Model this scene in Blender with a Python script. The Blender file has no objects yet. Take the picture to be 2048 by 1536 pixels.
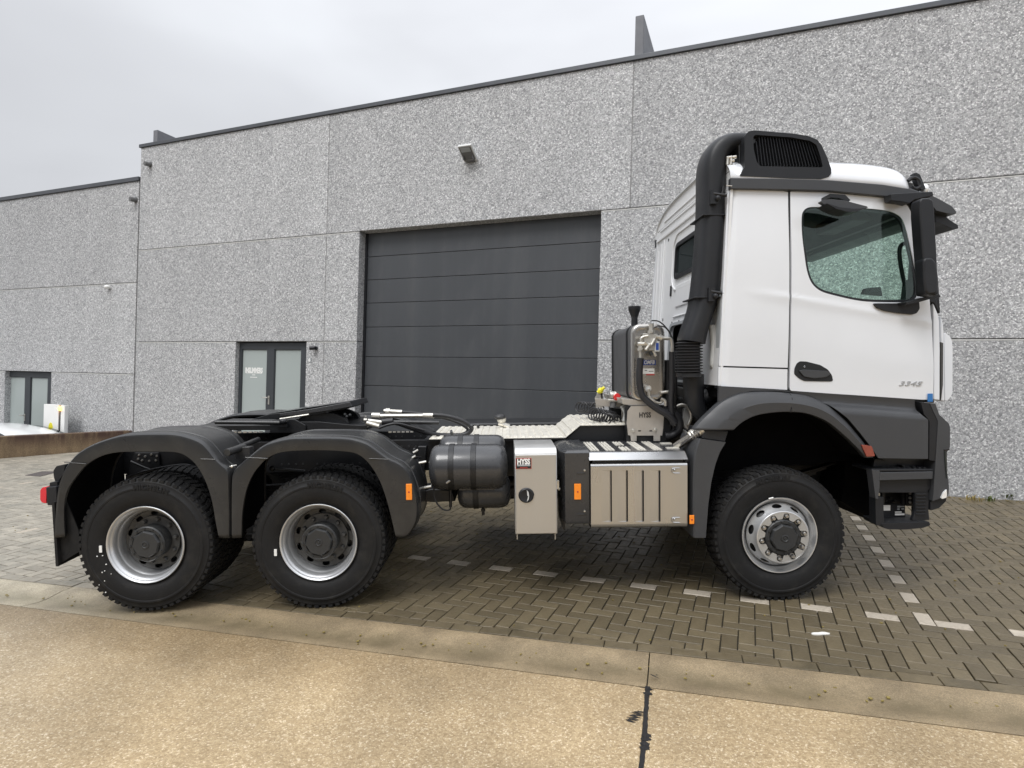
import bpy, bmesh, math, random
from math import sin, cos, pi, radians, sqrt, atan2, hypot
from mathutils import Vector, Matrix, noise

random.seed(7)
S = bpy.context.scene
C = S.collection

# ------------------------------------------------------------------ camera
CAM_H, FOC = 1.8778, 1192.5
PITCH, ROLL = 0.0019, 0.0260
F_ = Vector((0, cos(PITCH), sin(PITCH)))
U0 = Vector((0, -sin(PITCH), cos(PITCH)))
R_ = cos(ROLL) * Vector((1, 0, 0)) + sin(ROLL) * U0
U_ = -sin(ROLL) * Vector((1, 0, 0)) + cos(ROLL) * U0
cam_d = bpy.data.cameras.new('camera')
cam = bpy.data.objects.new('camera', cam_d)
C.objects.link(cam)
cam_d.sensor_width = 36.0
cam_d.lens = FOC / 2048 * 36.0
cam_d.clip_start = 0.05
cam_d.clip_end = 3000
cam.matrix_world = Matrix(((R_.x, U_.x, -F_.x, 0), (R_.y, U_.y, -F_.y, 0), (R_.z, U_.z, -F_.z, CAM_H), (0, 0, 0, 1)))
S.camera = cam

# ------------------------------------------------------------------ sky, sun, exposure
SUN_EL, SUN_ROT = radians(52), radians(212)
world = bpy.data.worlds.new('World')
S.world = world
world.use_nodes = True
wn, wl_ = world.node_tree.nodes, world.node_tree.links
wn.clear()
w_out = wn.new('ShaderNodeOutputWorld')
w_bg = wn.new('ShaderNodeBackground')
w_bg.inputs['Strength'].default_value = 0.10
sky = wn.new('ShaderNodeTexSky')
sky.sky_type = 'NISHITA'
sky.sun_disc = False
sky.sun_elevation = SUN_EL
sky.sun_rotation = SUN_ROT
sky.air_density = 1.0
sky.dust_density = 3.0
hs = wn.new('ShaderNodeHueSaturation')
hs.inputs['Saturation'].default_value = 0.12
wl_.new(sky.outputs['Color'], hs.inputs['Color'])
tc = wn.new('ShaderNodeTexCoord')
sep = wn.new('ShaderNodeSeparateXYZ')
wl_.new(tc.outputs['Generated'], sep.inputs[0])
# overcast dome: about three times brighter at the zenith than near the horizon
grad = wn.new('ShaderNodeMapRange')
grad.inputs['From Min'].default_value = 0.0
grad.inputs['From Max'].default_value = 1.0
grad.inputs['To Min'].default_value = 0.67
grad.inputs['To Max'].default_value = 2.1
zp = wn.new('ShaderNodeMath')
zp.operation = 'POWER'
zp.inputs[1].default_value = 3.0
zc = wn.new('ShaderNodeMath')
zc.operation = 'MAXIMUM'
zc.inputs[1].default_value = 0.0
wl_.new(sep.outputs['Z'], zc.inputs[0])
wl_.new(zc.outputs[0], zp.inputs[0])
wl_.new(zp.outputs[0], grad.inputs['Value'])
cmap = wn.new('ShaderNodeMapping')
cmap.inputs['Scale'].default_value = (1.0, 1.0, 2.6)
wl_.new(tc.outputs['Generated'], cmap.inputs[0])
cn = wn.new('ShaderNodeTexNoise')
cn.inputs['Scale'].default_value = 1.5
cn.inputs['Detail'].default_value = 4
cn.inputs['Roughness'].default_value = 0.45
cn.inputs['Distortion'].default_value = 0.35
wl_.new(cmap.outputs[0], cn.inputs['Vector'])
cr = wn.new('ShaderNodeValToRGB')
cr.color_ramp.elements[0].position = 0.30
cr.color_ramp.elements[0].color = (5.6, 5.72, 6.1, 1)
cr.color_ramp.elements[1].position = 0.68
cr.color_ramp.elements[1].color = (7.8, 8.05, 8.5, 1)
wl_.new(cn.outputs['Fac'], cr.inputs[0])
mx = wn.new('ShaderNodeMix')
mx.data_type = 'RGBA'
mx.inputs[0].default_value = 0.85
wl_.new(hs.outputs['Color'], mx.inputs[6])
wl_.new(cr.outputs['Color'], mx.inputs[7])
mul = wn.new('ShaderNodeVectorMath')
mul.operation = 'SCALE'
wl_.new(mx.outputs[2], mul.inputs[0])
wl_.new(grad.outputs[0], mul.inputs['Scale'])
# the cloud cover is thinner (brighter) towards the sun's side, over the right of the yard
side = wn.new('ShaderNodeMapRange')
side.inputs['From Min'].default_value = -0.7
side.inputs['From Max'].default_value = 0.7
side.inputs['To Min'].default_value = 0.82
side.inputs['To Max'].default_value = 1.08
wl_.new(sep.outputs['X'], side.inputs['Value'])
mul2 = wn.new('ShaderNodeVectorMath')
mul2.operation = 'SCALE'
wl_.new(mul.outputs[0], mul2.inputs[0])
wl_.new(side.outputs[0], mul2.inputs['Scale'])
wl_.new(mul2.outputs[0], w_bg.inputs['Color'])
wl_.new(w_bg.outputs[0], w_out.inputs[0])

sun_d = bpy.data.lights.new('sun', 'SUN')
sun = bpy.data.objects.new('sun', sun_d)
C.objects.link(sun)
sun_d.energy = 1.1
sun_d.angle = radians(25)
sun_d.color = (1.0, 0.985, 0.965)
# Nishita: rotation 0 puts the sun towards +Y, growing clockwise seen from above
sdir = Vector((sin(SUN_ROT) * cos(SUN_EL), cos(SUN_ROT) * cos(SUN_EL), sin(SUN_EL)))
sun.rotation_mode = 'QUATERNION'
sun.rotation_quaternion = sdir.to_track_quat('Z', 'Y')
sun.location = (0, -5, 20)
S.view_settings.view_transform = 'Standard'
S.view_settings.look = 'None'
S.view_settings.gamma = 1.0
S.view_settings.exposure = 0.80
S.view_settings.use_curve_mapping = False
S.render.engine = 'CYCLES'

# ------------------------------------------------------------------ frames
# truck/yard frame G: x along the lorry, y away from the camera, z off the (slightly sloping) yard
SX, SY = 0.0361, 0.0328
def gz(x, y): return SX * x + SY * y
def _m(x, y, z, o): return Matrix(((x.x, y.x, z.x, o.x), (x.y, y.y, z.y, o.y), (x.z, y.z, z.z, o.z), (0, 0, 0, 1)))
_ty = 0.0138
gX = Vector((cos(_ty), sin(_ty), 0)); gX.z = gz(gX.x, gX.y); gX.normalize()
gZ = Vector((-SX, -SY, 1)).normalized()
gY = gZ.cross(gX)
gO = Vector((-2.8153, 4.6163, gz(-2.8153, 4.6163)))
MG = _m(gX, gY, gZ, gO)
# building frame B: x along the front wall, y into the building, z plumb
TH, DW = -0.3799, 9.9645
bX = Vector((cos(TH), sin(TH), 0)); bY = Vector((-sin(TH), cos(TH), 0)); bZ = Vector((0, 0, 1))
MB_ = _m(bX, bY, bZ, bY * DW)
FR = {'G': MG, 'B': MB_}
FRI = {k: m.inverted() for k, m in FR.items()}
CAMP = Vector((0, 0, CAM_H))
def hit(px, py, fr, ax, val):
    """point of a frame's plane (axis ax = val) seen at a photo pixel, in that frame"""
    r = F_ * FOC + R_ * (px - 1024) + U_ * (768 - py)
    d = FRI[fr].to_3x3() @ r
    c = FRI[fr] @ CAMP
    return c + d * ((val - c[ax]) / d[ax])
def at(px, py, y):
    p = hit(px, py, 'G', 1, y); return (p.x, p.z)
def ats(pts, y, s=1.0, ox=0, oy=0): return [at(ox + a / s, oy + b / s, y) for a, b in pts]
def gr(px, py, z=0.0):
    p = hit(px, py, 'G', 2, z); return (p.x, p.y)
def onx(px, py, x):
    p = hit(px, py, 'G', 0, x); return (p.y, p.z)
def wal(px, py, y=0.0):
    p = hit(px, py, 'B', 1, y); return (p.x, p.z)
def project(p, fr='G'):
    q = FR[fr] @ Vector(p) - CAMP
    d = q.dot(F_)
    if d <= 0.01: return None
    return (1024 + FOC * q.dot(R_) / d, 768 - FOC * q.dot(U_) / d, d)

# ------------------------------------------------------------------ materials
MATS = {}
def nd(t, kind, **kw):
    n = t.nodes.new(kind)
    for k, v in kw.items(): setattr(n, k, v)
    return n
def mk(name, col, rough=0.5, metal=0.0, var=0.12, vs=2.5, bump=0.0, bs=60.0, coat=0.0, rvar=0.12,
       dirt=None, dirt_amt=0.3, dirt_scale=5.0, spec=0.5, ior=None, trans=0.0, stretch=None, randtone=0.0):
    m = bpy.data.materials.new(name)
    m.use_nodes = True
    t = m.node_tree
    L = t.links
    b = t.nodes['Principled BSDF']
    b.inputs['Metallic'].default_value = metal
    b.inputs['Coat Weight'].default_value = coat
    b.inputs['Coat Roughness'].default_value = 0.08
    b.inputs['Specular IOR Level'].default_value = spec
    b.inputs['Transmission Weight'].default_value = trans
    if ior: b.inputs['IOR'].default_value = ior
    co = nd(t, 'ShaderNodeTexCoord')
    src = co.outputs['Object']
    if stretch:
        mp = nd(t, 'ShaderNodeMapping')
        mp.inputs['Scale'].default_value = stretch
        L.new(src, mp.inputs[0]); src = mp.outputs[0]
    n1 = nd(t, 'ShaderNodeTexNoise')
    n1.inputs['Scale'].default_value = vs
    n1.inputs['Detail'].default_value = 6
    n1.inputs['Roughness'].default_value = 0.6
    L.new(src, n1.inputs['Vector'])
    mr = nd(t, 'ShaderNodeMapRange')
    mr.inputs['From Min'].default_value = 0.25; mr.inputs['From Max'].default_value = 0.75
    mr.inputs['To Min'].default_value = 1 - var; mr.inputs['To Max'].default_value = 1 + var
    L.new(n1.outputs['Fac'], mr.inputs['Value'])
    sc = nd(t, 'ShaderNodeVectorMath', operation='SCALE')
    sc.inputs[0].default_value = col[:3]
    L.new(mr.outputs[0], sc.inputs['Scale'])
    cout = sc.outputs[0]
    if randtone:
        oi = nd(t, 'ShaderNodeObjectInfo'); ge = nd(t, 'ShaderNodeNewGeometry')
        ad = nd(t, 'ShaderNodeMath', operation='ADD'); L.new(oi.outputs['Random'], ad.inputs[0]); L.new(ge.outputs['Random Per Island'], ad.inputs[1])
        fr = nd(t, 'ShaderNodeMath', operation='FRACT'); L.new(ad.outputs[0], fr.inputs[0])
        m2 = nd(t, 'ShaderNodeMapRange'); m2.inputs['To Min'].default_value = 1 - randtone; m2.inputs['To Max'].default_value = 1 + randtone
        L.new(fr.outputs[0], m2.inputs['Value'])
        s2 = nd(t, 'ShaderNodeVectorMath', operation='SCALE'); L.new(cout, s2.inputs[0]); L.new(m2.outputs[0], s2.inputs['Scale'])
        cout = s2.outputs[0]
    if dirt:
        n3 = nd(t, 'ShaderNodeTexNoise'); n3.inputs['Scale'].default_value = dirt_scale; n3.inputs['Detail'].default_value = 8
        n3.inputs['Roughness'].default_value = 0.7
        L.new(src, n3.inputs['Vector'])
        r3 = nd(t, 'ShaderNodeMapRange'); r3.inputs['From Min'].default_value = 0.5; r3.inputs['From Max'].default_value = 0.72
        r3.inputs['To Max'].default_value = dirt_amt
        L.new(n3.outputs['Fac'], r3.inputs['Value'])
        mm = nd(t, 'ShaderNodeMix', data_type='RGBA'); L.new(r3.outputs[0], mm.inputs[0]); L.new(cout, mm.inputs[6])
        mm.inputs[7].default_value = (*dirt, 1)
        cout = mm.outputs[2]
    L.new(cout, b.inputs['Base Color'])
    rr = nd(t, 'ShaderNodeMapRange')
    rr.inputs['From Min'].default_value = 0.3; rr.inputs['From Max'].default_value = 0.7
    rr.inputs['To Min'].default_value = max(0.02, rough - rvar * rough); rr.inputs['To Max'].default_value = min(1, rough + rvar * rough)
    n2 = nd(t, 'ShaderNodeTexNoise'); n2.inputs['Scale'].default_value = vs * 3.1; n2.inputs['Detail'].default_value = 4
    L.new(src, n2.inputs['Vector']); L.new(n2.outputs['Fac'], rr.inputs['Value']); L.new(rr.outputs[0], b.inputs['Roughness'])
    if bump:
        nb = nd(t, 'ShaderNodeTexNoise'); nb.inputs['Scale'].default_value = bs; nb.inputs['Detail'].default_value = 3
        L.new(src, nb.inputs['Vector'])
        bp = nd(t, 'ShaderNodeBump'); bp.inputs['Strength'].default_value = bump; bp.inputs['Distance'].default_value = 0.004
        L.new(nb.outputs['Fac'], bp.inputs['Height']); L.new(bp.outputs[0], b.inputs['Normal'])
    MATS[name] = m
    return m

mk('white_paint', (0.72, 0.74, 0.77), 0.16, var=0.02, coat=0.6, rvar=0.2)
mk('white_inner', (0.74, 0.75, 0.76), 0.35, var=0.03)
mk('black_plastic', (0.014, 0.015, 0.0175), 0.42, var=0.2, spec=0.38, bump=0.25, bs=240)
mk('black_gloss', (0.012, 0.012, 0.014), 0.18, var=0.1)
mk('dark_grey_plastic', (0.047, 0.049, 0.053), 0.44, spec=0.45, var=0.08, bump=0.2, bs=260)
mk('fender_plastic', (0.023, 0.0235, 0.0245), 0.30, var=0.14, bump=0.12, bs=200, dirt=(0.07, 0.068, 0.06), dirt_amt=0.25, dirt_scale=6)
mk('chassis_black', (0.007, 0.0075, 0.009), 0.42, var=0.3, bump=0.3, bs=40)
mk('tank_paint', (0.036, 0.037, 0.040), 0.27, var=0.15, coat=0.3)
mk('rubber', (0.0105, 0.0105, 0.011), 0.66, spec=0.28, var=0.15, bump=0.3, bs=90, dirt=(0.06, 0.055, 0.045), dirt_amt=0.25, dirt_scale=7)
mk('rubber_hose', (0.018, 0.018, 0.020), 0.45, var=0.15)
mk('steel_rim', (0.62, 0.63, 0.64), 0.33, metal=0.75, var=0.06, bump=0.1, bs=150)
mk('hub_grey', (0.026, 0.0275, 0.029), 0.45, var=0.2, bump=0.2, bs=80)
mk('disc_grey', (0.075, 0.075, 0.074), 0.5, metal=0.3, var=0.2)  # rear wheel discs are silver; their shade is put into this grey
mk('bare_alloy', (0.50, 0.50, 0.49), 0.42, metal=0.6, var=0.1, bump=0.3, bs=120)
mk('nut_steel', (0.45, 0.44, 0.42), 0.32, metal=0.9, var=0.15)
mk('stainless', (0.53, 0.53, 0.53), 0.30, metal=0.95, var=0.04, vs=1.2, rvar=0.25, stretch=(1, 1, 0.06), bump=0.03, bs=300)
mk('stainless_brushed', (0.58, 0.575, 0.56), 0.38, metal=0.85, var=0.03, vs=2, stretch=(1, 1, 0.05))
mk('alloy_tank', (0.47, 0.45, 0.42), 0.26, metal=0.95, var=0.04, vs=1.5)
mk('tank_wrap', (0.19, 0.19, 0.195), 0.34, metal=0.5, var=0.06)
mk('zinc', (0.62, 0.60, 0.55), 0.33, metal=0.8, var=0.25, vs=20)
mk('galvanised', (0.52, 0.49, 0.45), 0.38, metal=0.6, var=0.10, vs=7, dirt=(0.40, 0.34, 0.28), dirt_amt=0.35)
mk('tread_plate', (0.80, 0.77, 0.69), 0.38, metal=0.3, var=0.12, vs=5, dirt=(0.42, 0.37, 0.28), dirt_amt=0.5, dirt_scale=9, bump=0.4, bs=60)
mk('amber', (0.90, 0.26, 0.02), 0.22, var=0.08, vs=30)
mk('amber_dark', (0.24, 0.045, 0.03), 0.12, var=0.2, vs=20, coat=0.5)
mk('red_lens', (0.60, 0.015, 0.03), 0.16, var=0.1, coat=0.5)
mk('red_plastic', (0.65, 0.03, 0.03), 0.35)
mk('clear_lens', (0.85, 0.87, 0.88), 0.12, metal=0.3, var=0.03)
mk('blue_tape', (0.03, 0.16, 0.42), 0.5, var=0.05)
mk('white_label', (0.80, 0.80, 0.78), 0.45, var=0.03)
mk('black_label', (0.012, 0.012, 0.013), 0.35, var=0.05)
mk('red_label', (0.42, 0.05, 0.04), 0.4)
mk('grey_label', (0.35, 0.37, 0.38), 0.4)
mk('blue_label', (0.02, 0.06, 0.28), 0.35)
mk('orange_print', (0.55, 0.16, 0.03), 0.5)
mk('chrome', (0.70, 0.71, 0.72), 0.12, metal=1.0, var=0.02)
mk('silver', (0.42, 0.43, 0.44), 0.35, metal=0.4, var=0.03)
mk('dash_grey', (0.045, 0.047, 0.05), 0.6, var=0.1)
mk('headliner', (0.10, 0.105, 0.10), 0.9, var=0.05)
mk('seat_fabric', (0.03, 0.03, 0.033), 0.9, var=0.2, bump=0.4, bs=90)
mk('door_grey', (0.060, 0.064, 0.070), 0.36, var=0.10, vs=1.2, bump=0.12, bs=25, dirt=(0.105, 0.107, 0.108), dirt_amt=0.4, dirt_scale=1.1, stretch=(1.6, 1.6, .45))
mk('frame_grey', (0.045, 0.050, 0.056), 0.38, var=0.06)
mk('coping', (0.085, 0.090, 0.100), 0.38, metal=0.3, var=0.12, vs=1.5)
mk('fin_render', (0.16, 0.165, 0.18), 0.7, var=0.15)
mk('joint_sealant', (0.27, 0.27, 0.265), 0.7)
mk('panel_lip', (0.56, 0.56, 0.54), 0.7, var=0.2, vs=1.5)
mk('hall_cladding', (0.30, 0.31, 0.33), 0.6, var=0.08)
mk('wall_core', (0.16, 0.16, 0.155), 0.9, var=0.1)
mk('lamp_grey', (0.13, 0.13, 0.13), 0.45)
mk('lamp_light_grey', (0.55, 0.56, 0.55), 0.4)
mk('dark_soil', (0.024, 0.020, 0.012), 0.85, var=0.4, vs=30)
mk('paver', (0.125, 0.100, 0.060), 0.40, var=0.20, vs=9, bump=0.55, bs=130, rvar=0.3, randtone=0.16,
   dirt=(0.060, 0.052, 0.032), dirt_amt=0.75, dirt_scale=2.0)
mk('paver_white', (0.42, 0.37, 0.30), 0.5, var=0.2, vs=10, bump=0.5, bs=130, randtone=0.10, dirt=(0.17, 0.14, 0.10), dirt_amt=0.6, dirt_scale=14)
mk('moss', (0.05, 0.07, 0.018), 0.9, var=0.4, vs=20)
mk('leaf', (0.09, 0.12, 0.02), 0.6, var=0.4, vs=20)
mk('leaf_dry', (0.22, 0.17, 0.05), 0.7, var=0.3, vs=20)
mk('bitumen', (0.012, 0.011, 0.011), 0.45, var=0.3, vs=30, bump=0.5, bs=90)
mk('car_white', (0.75, 0.76, 0.76), 0.2, var=0.02, coat=0.6)
mk('cast_iron', (0.07, 0.058, 0.055), 0.6, var=0.3, vs=20, bump=0.5, bs=60)
mk('yellow_sign', (0.80, 0.72, 0.03), 0.4, var=0.05)
mk('litter', (0.75, 0.74, 0.70), 0.7)
mk('glass_dark', (0.015, 0.022, 0.022), 0.04, var=0.05, rvar=0.1)
mk('mirror_glass', (0.5, 0.5, 0.5), 0.03, metal=1.0)

def glass(name, tint, rough=0.0, mixf=0.16):
    m = bpy.data.materials.new(name); m.use_nodes = True
    t = m.node_tree; t.nodes.clear(); L = t.links
    o = nd(t, 'ShaderNodeOutputMaterial')
    tr = nd(t, 'ShaderNodeBsdfTransparent'); tr.inputs[0].default_value = (*tint, 1)
    gl = nd(t, 'ShaderNodeBsdfGlossy'); gl.inputs['Roughness'].default_value = 0.02
    gl.inputs[0].default_value = (0.9, 0.95, 0.93, 1)
    # Schlick reflectance of a thin pane, the same from both sides
    ge = nd(t, 'ShaderNodeNewGeometry')
    dt = nd(t, 'ShaderNodeVectorMath', operation='DOT_PRODUCT'); L.new(ge.outputs['Incoming'], dt.inputs[0]); L.new(ge.outputs['Normal'], dt.inputs[1])
    ab = nd(t, 'ShaderNodeMath', operation='ABSOLUTE'); L.new(dt.outputs['Value'], ab.inputs[0])
    om = nd(t, 'ShaderNodeMath', operation='SUBTRACT'); om.inputs[0].default_value = 1.0; L.new(ab.outputs[0], om.inputs[1])
    pw = nd(t, 'ShaderNodeMath', operation='POWER'); L.new(om.outputs[0], pw.inputs[0]); pw.inputs[1].default_value = 5.0
    fr = nd(t, 'ShaderNodeMath', operation='MULTIPLY_ADD'); L.new(pw.outputs[0], fr.inputs[0]); fr.inputs[1].default_value = 0.95; fr.inputs[2].default_value = 0.035
    mx = nd(t, 'ShaderNodeMixShader')
    L.new(fr.outputs[0], mx.inputs[0]); L.new(tr.outputs[0], mx.inputs[1]); L.new(gl.outputs[0], mx.inputs[2])
    L.new(mx.outputs[0], o.inputs[0])
    MATS[name] = m
glass('cab_glass', (0.80, 0.90, 0.855))

def frosted(name):
    m = mk(name, (0.36, 0.40, 0.39), 0.10, var=0.03, vs=0.8, rvar=0.3)
    return m
frosted('frosted_glass')

def emis(name, col, st):
    m = bpy.data.materials.new(name); m.use_nodes = True
    b = m.node_tree.nodes['Principled BSDF']
    b.inputs['Base Color'].default_value = (*col, 1)
    b.inputs['Emission Color'].default_value = (*col, 1)
    b.inputs['Emission Strength'].default_value = st
    MATS[name] = m
emis('amber_lit', (1.0, 0.50, 0.12), 2.0)

def ramp(t, src, stops):
    r = nd(t, 'ShaderNodeValToRGB')
    while len(r.color_ramp.elements) < len(stops): r.color_ramp.elements.new(0.5)
    for e, (p, c) in zip(r.color_ramp.elements, stops):
        e.position = p; e.color = (*c, 1)
    t.links.new(src, r.inputs[0])
    return r.outputs[0]

def mat_aggregate(name, stops, scale, rough, bump, big=0.12, bigscale=0.6, tint=None, dist=0.006, streak=None):
    """exposed pebble surface: every pebble has its own tone and relief"""
    m = bpy.data.materials.new(name); m.use_nodes = True
    t = m.node_tree; L = t.links; b = t.nodes['Principled BSDF']
    co = nd(t, 'ShaderNodeTexCoord')
    wob = nd(t, 'ShaderNodeTexNoise'); wob.inputs['Scale'].default_value = scale * 0.8; wob.inputs['Detail'].default_value = 2
    L.new(co.outputs['Object'], wob.inputs['Vector'])
    mm = nd(t, 'ShaderNodeMix', data_type='RGBA', blend_type='LINEAR_LIGHT'); mm.inputs[0].default_value = 0.6 / scale
    L.new(co.outputs['Object'], mm.inputs[6]); L.new(wob.outputs['Color'], mm.inputs[7])
    v = nd(t, 'ShaderNodeTexVoronoi'); v.inputs['Scale'].default_value = scale
    L.new(mm.outputs[2], v.inputs['Vector'])
    sp = nd(t, 'ShaderNodeSeparateColor'); L.new(v.outputs['Color'], sp.inputs[0])
    col = ramp(t, sp.outputs[0], stops)
    # matrix between pebbles
    v2 = nd(t, 'ShaderNodeTexVoronoi', feature='DISTANCE_TO_EDGE'); v2.inputs['Scale'].default_value = scale
    L.new(mm.outputs[2], v2.inputs['Vector'])
    e = nd(t, 'ShaderNodeMapRange'); e.inputs['From Max'].default_value = 0.12; L.new(v2.outputs['Distance'], e.inputs['Value'])
    m1 = nd(t, 'ShaderNodeMix', data_type='RGBA'); L.new(e.outputs[0], m1.inputs[0])
    m1.inputs[6].default_value = (*[c * 0.45 for c in stops[0][1]], 1) if tint is None else (*tint, 1)
    L.new(col, m1.inputs[7])
    n = nd(t, 'ShaderNodeTexNoise'); n.inputs['Scale'].default_value = bigscale; n.inputs['Detail'].default_value = 7; n.inputs['Roughness'].default_value = 0.62
    if streak:
        mp = nd(t, 'ShaderNodeMapping'); mp.inputs['Scale'].default_value = streak
        L.new(co.outputs['Object'], mp.inputs[0]); L.new(mp.outputs[0], n.inputs['Vector'])
    else: L.new(co.outputs['Object'], n.inputs['Vector'])
    r = nd(t, 'ShaderNodeMapRange'); r.inputs['From Min'].default_value = 0.3; r.inputs['From Max'].default_value = 0.7
    r.inputs['To Min'].default_value = 1 - big; r.inputs['To Max'].default_value = 1 + big
    L.new(n.outputs['Fac'], r.inputs['Value'])
    s = nd(t, 'ShaderNodeVectorMath', operation='SCALE'); L.new(m1.outputs[2], s.inputs[0]); L.new(r.outputs[0], s.inputs['Scale'])
    L.new(s.outputs[0], b.inputs['Base Color'])
    oi = nd(t, 'ShaderNodeObjectInfo'); orr = nd(t, 'ShaderNodeMapRange'); orr.inputs['To Min'].default_value = 0.95; orr.inputs['To Max'].default_value = 1.05
    L.new(oi.outputs['Random'], orr.inputs['Value']); s3 = nd(t, 'ShaderNodeVectorMath', operation='SCALE'); L.new(s.outputs[0], s3.inputs[0]); L.new(orr.outputs[0], s3.inputs['Scale']); L.new(s3.outputs[0], b.inputs['Base Color'])
    b.inputs['Roughness'].default_value = rough
    h = nd(t, 'ShaderNodeMath', operation='ADD'); L.new(e.outputs[0], h.inputs[0]); L.new(sp.outputs[1], h.inputs[1])
    bp = nd(t, 'ShaderNodeBump'); bp.inputs['Strength'].default_value = bump; bp.inputs['Distance'].default_value = dist
    L.new(h.outputs[0], bp.inputs['Height']); L.new(bp.outputs[0], b.inputs['Normal'])
    MATS[name] = m
    return m
mat_aggregate('washed_pebble', [(0.0, (0.21, 0.212, 0.22)), (0.3, (0.385, 0.388, 0.395)), (0.7, (0.53, 0.533, 0.54)), (1.0, (0.78, 0.78, 0.78))],
              50, 0.75, 0.55, big=0.10, bigscale=0.45, dist=0.005, tint=(0.27, 0.27, 0.27), streak=(1.2, 1.2, .35))
mat_aggregate('road_concrete', [(0.0, (0.28, 0.200, 0.105)), (0.4, (0.405, 0.303, 0.175)), (0.8, (0.475, 0.365, 0.215)), (1.0, (0.64, 0.53, 0.37))],
              105, 0.58, 0.35, big=0.22, tint=(0.30, 0.22, 0.125), bigscale=1.1, dist=0.004)
mat_aggregate('gutter_concrete', [(0.0, (0.22, 0.165, 0.095)), (0.5, (0.29, 0.22, 0.13)), (1.0, (0.36, 0.28, 0.175))],
              160, 0.55, 0.35, big=0.32, bigscale=2.6, tint=(0.17, 0.135, 0.085), dist=0.002)
mat_aggregate('stained_concrete', [(0.0, (0.17, 0.12, 0.07)), (0.5, (0.24, 0.17, 0.095)), (1.0, (0.30, 0.22, 0.13))],
              90, 0.7, 0.3, big=0.55, bigscale=1.4, tint=(0.14, 0.09, 0.05), dist=0.002, streak=(1.6, 1.6, 0.35))

mk('shade_black', (0.0030, 0.0030, 0.0035), 0.95, var=0.1, spec=0.1)  # near-black base colour stands in for deep shade
def hazed(name, col, amt):
    """pale haze and sheen painted into the base colour, growing towards the left"""
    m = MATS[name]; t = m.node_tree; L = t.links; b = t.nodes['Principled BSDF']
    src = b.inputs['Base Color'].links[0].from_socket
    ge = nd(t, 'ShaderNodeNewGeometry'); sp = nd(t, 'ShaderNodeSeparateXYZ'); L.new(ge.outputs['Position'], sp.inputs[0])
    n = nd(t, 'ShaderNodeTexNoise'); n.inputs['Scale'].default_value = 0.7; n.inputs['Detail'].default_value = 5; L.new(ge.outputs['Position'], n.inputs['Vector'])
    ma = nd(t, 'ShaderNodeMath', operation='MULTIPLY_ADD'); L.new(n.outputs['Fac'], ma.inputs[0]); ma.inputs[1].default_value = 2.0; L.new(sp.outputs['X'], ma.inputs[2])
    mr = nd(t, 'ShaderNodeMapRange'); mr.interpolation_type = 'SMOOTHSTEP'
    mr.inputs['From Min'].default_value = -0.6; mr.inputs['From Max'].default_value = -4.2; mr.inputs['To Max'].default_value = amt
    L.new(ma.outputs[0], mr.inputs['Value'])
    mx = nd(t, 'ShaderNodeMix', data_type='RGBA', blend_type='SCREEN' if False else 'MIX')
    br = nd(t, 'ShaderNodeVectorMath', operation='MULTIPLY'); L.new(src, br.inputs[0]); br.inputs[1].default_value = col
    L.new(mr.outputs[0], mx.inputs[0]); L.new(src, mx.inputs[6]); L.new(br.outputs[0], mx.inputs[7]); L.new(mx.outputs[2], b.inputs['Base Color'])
def sediment(name, col, z0, z1, streak_freq, noise_scale, lo=.42, hi=.62):
    """dirt that lies in the low part (object z below z0) or runs down from the top"""
    m = MATS[name]; t = m.node_tree; L = t.links; b = t.nodes['Principled BSDF']
    src = b.inputs['Base Color'].links[0].from_socket
    co = nd(t, 'ShaderNodeTexCoord'); sp = nd(t, 'ShaderNodeSeparateXYZ'); L.new(co.outputs['Object'], sp.inputs[0])
    mp = nd(t, 'ShaderNodeMapping'); mp.inputs['Scale'].default_value = streak_freq; L.new(co.outputs['Object'], mp.inputs[0])
    n = nd(t, 'ShaderNodeTexNoise'); n.inputs['Scale'].default_value = noise_scale; n.inputs['Detail'].default_value = 7; n.inputs['Roughness'].default_value = .65; L.new(mp.outputs[0], n.inputs['Vector'])
    nr = nd(t, 'ShaderNodeMapRange'); nr.inputs['From Min'].default_value = lo; nr.inputs['From Max'].default_value = hi; L.new(n.outputs['Fac'], nr.inputs['Value'])
    zr = nd(t, 'ShaderNodeMapRange'); zr.inputs['From Min'].default_value = z0; zr.inputs['From Max'].default_value = z1; L.new(sp.outputs['Z'], zr.inputs['Value'])
    mu = nd(t, 'ShaderNodeMath', operation='MULTIPLY'); L.new(nr.outputs[0], mu.inputs[0]); L.new(zr.outputs[0], mu.inputs[1])
    mx = nd(t, 'ShaderNodeMix', data_type='RGBA'); L.new(mu.outputs[0], mx.inputs[0]); L.new(src, mx.inputs[6]); mx.inputs[7].default_value = (*col, 1)
    L.new(mx.outputs[2], b.inputs['Base Color'])
sediment('gutter_concrete', (0.125, 0.098, 0.052), 0.026, 0.006, (1, 1, 1), 2.2, .28, .72)
sediment('stained_concrete', (0.060, 0.030, 0.020), 0.50, 0.78, (3.0, 3.0, .5), 1.6, .35, .55)
hazed('paver', (2.5, 2.85, 3.9), 1.0)
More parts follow.
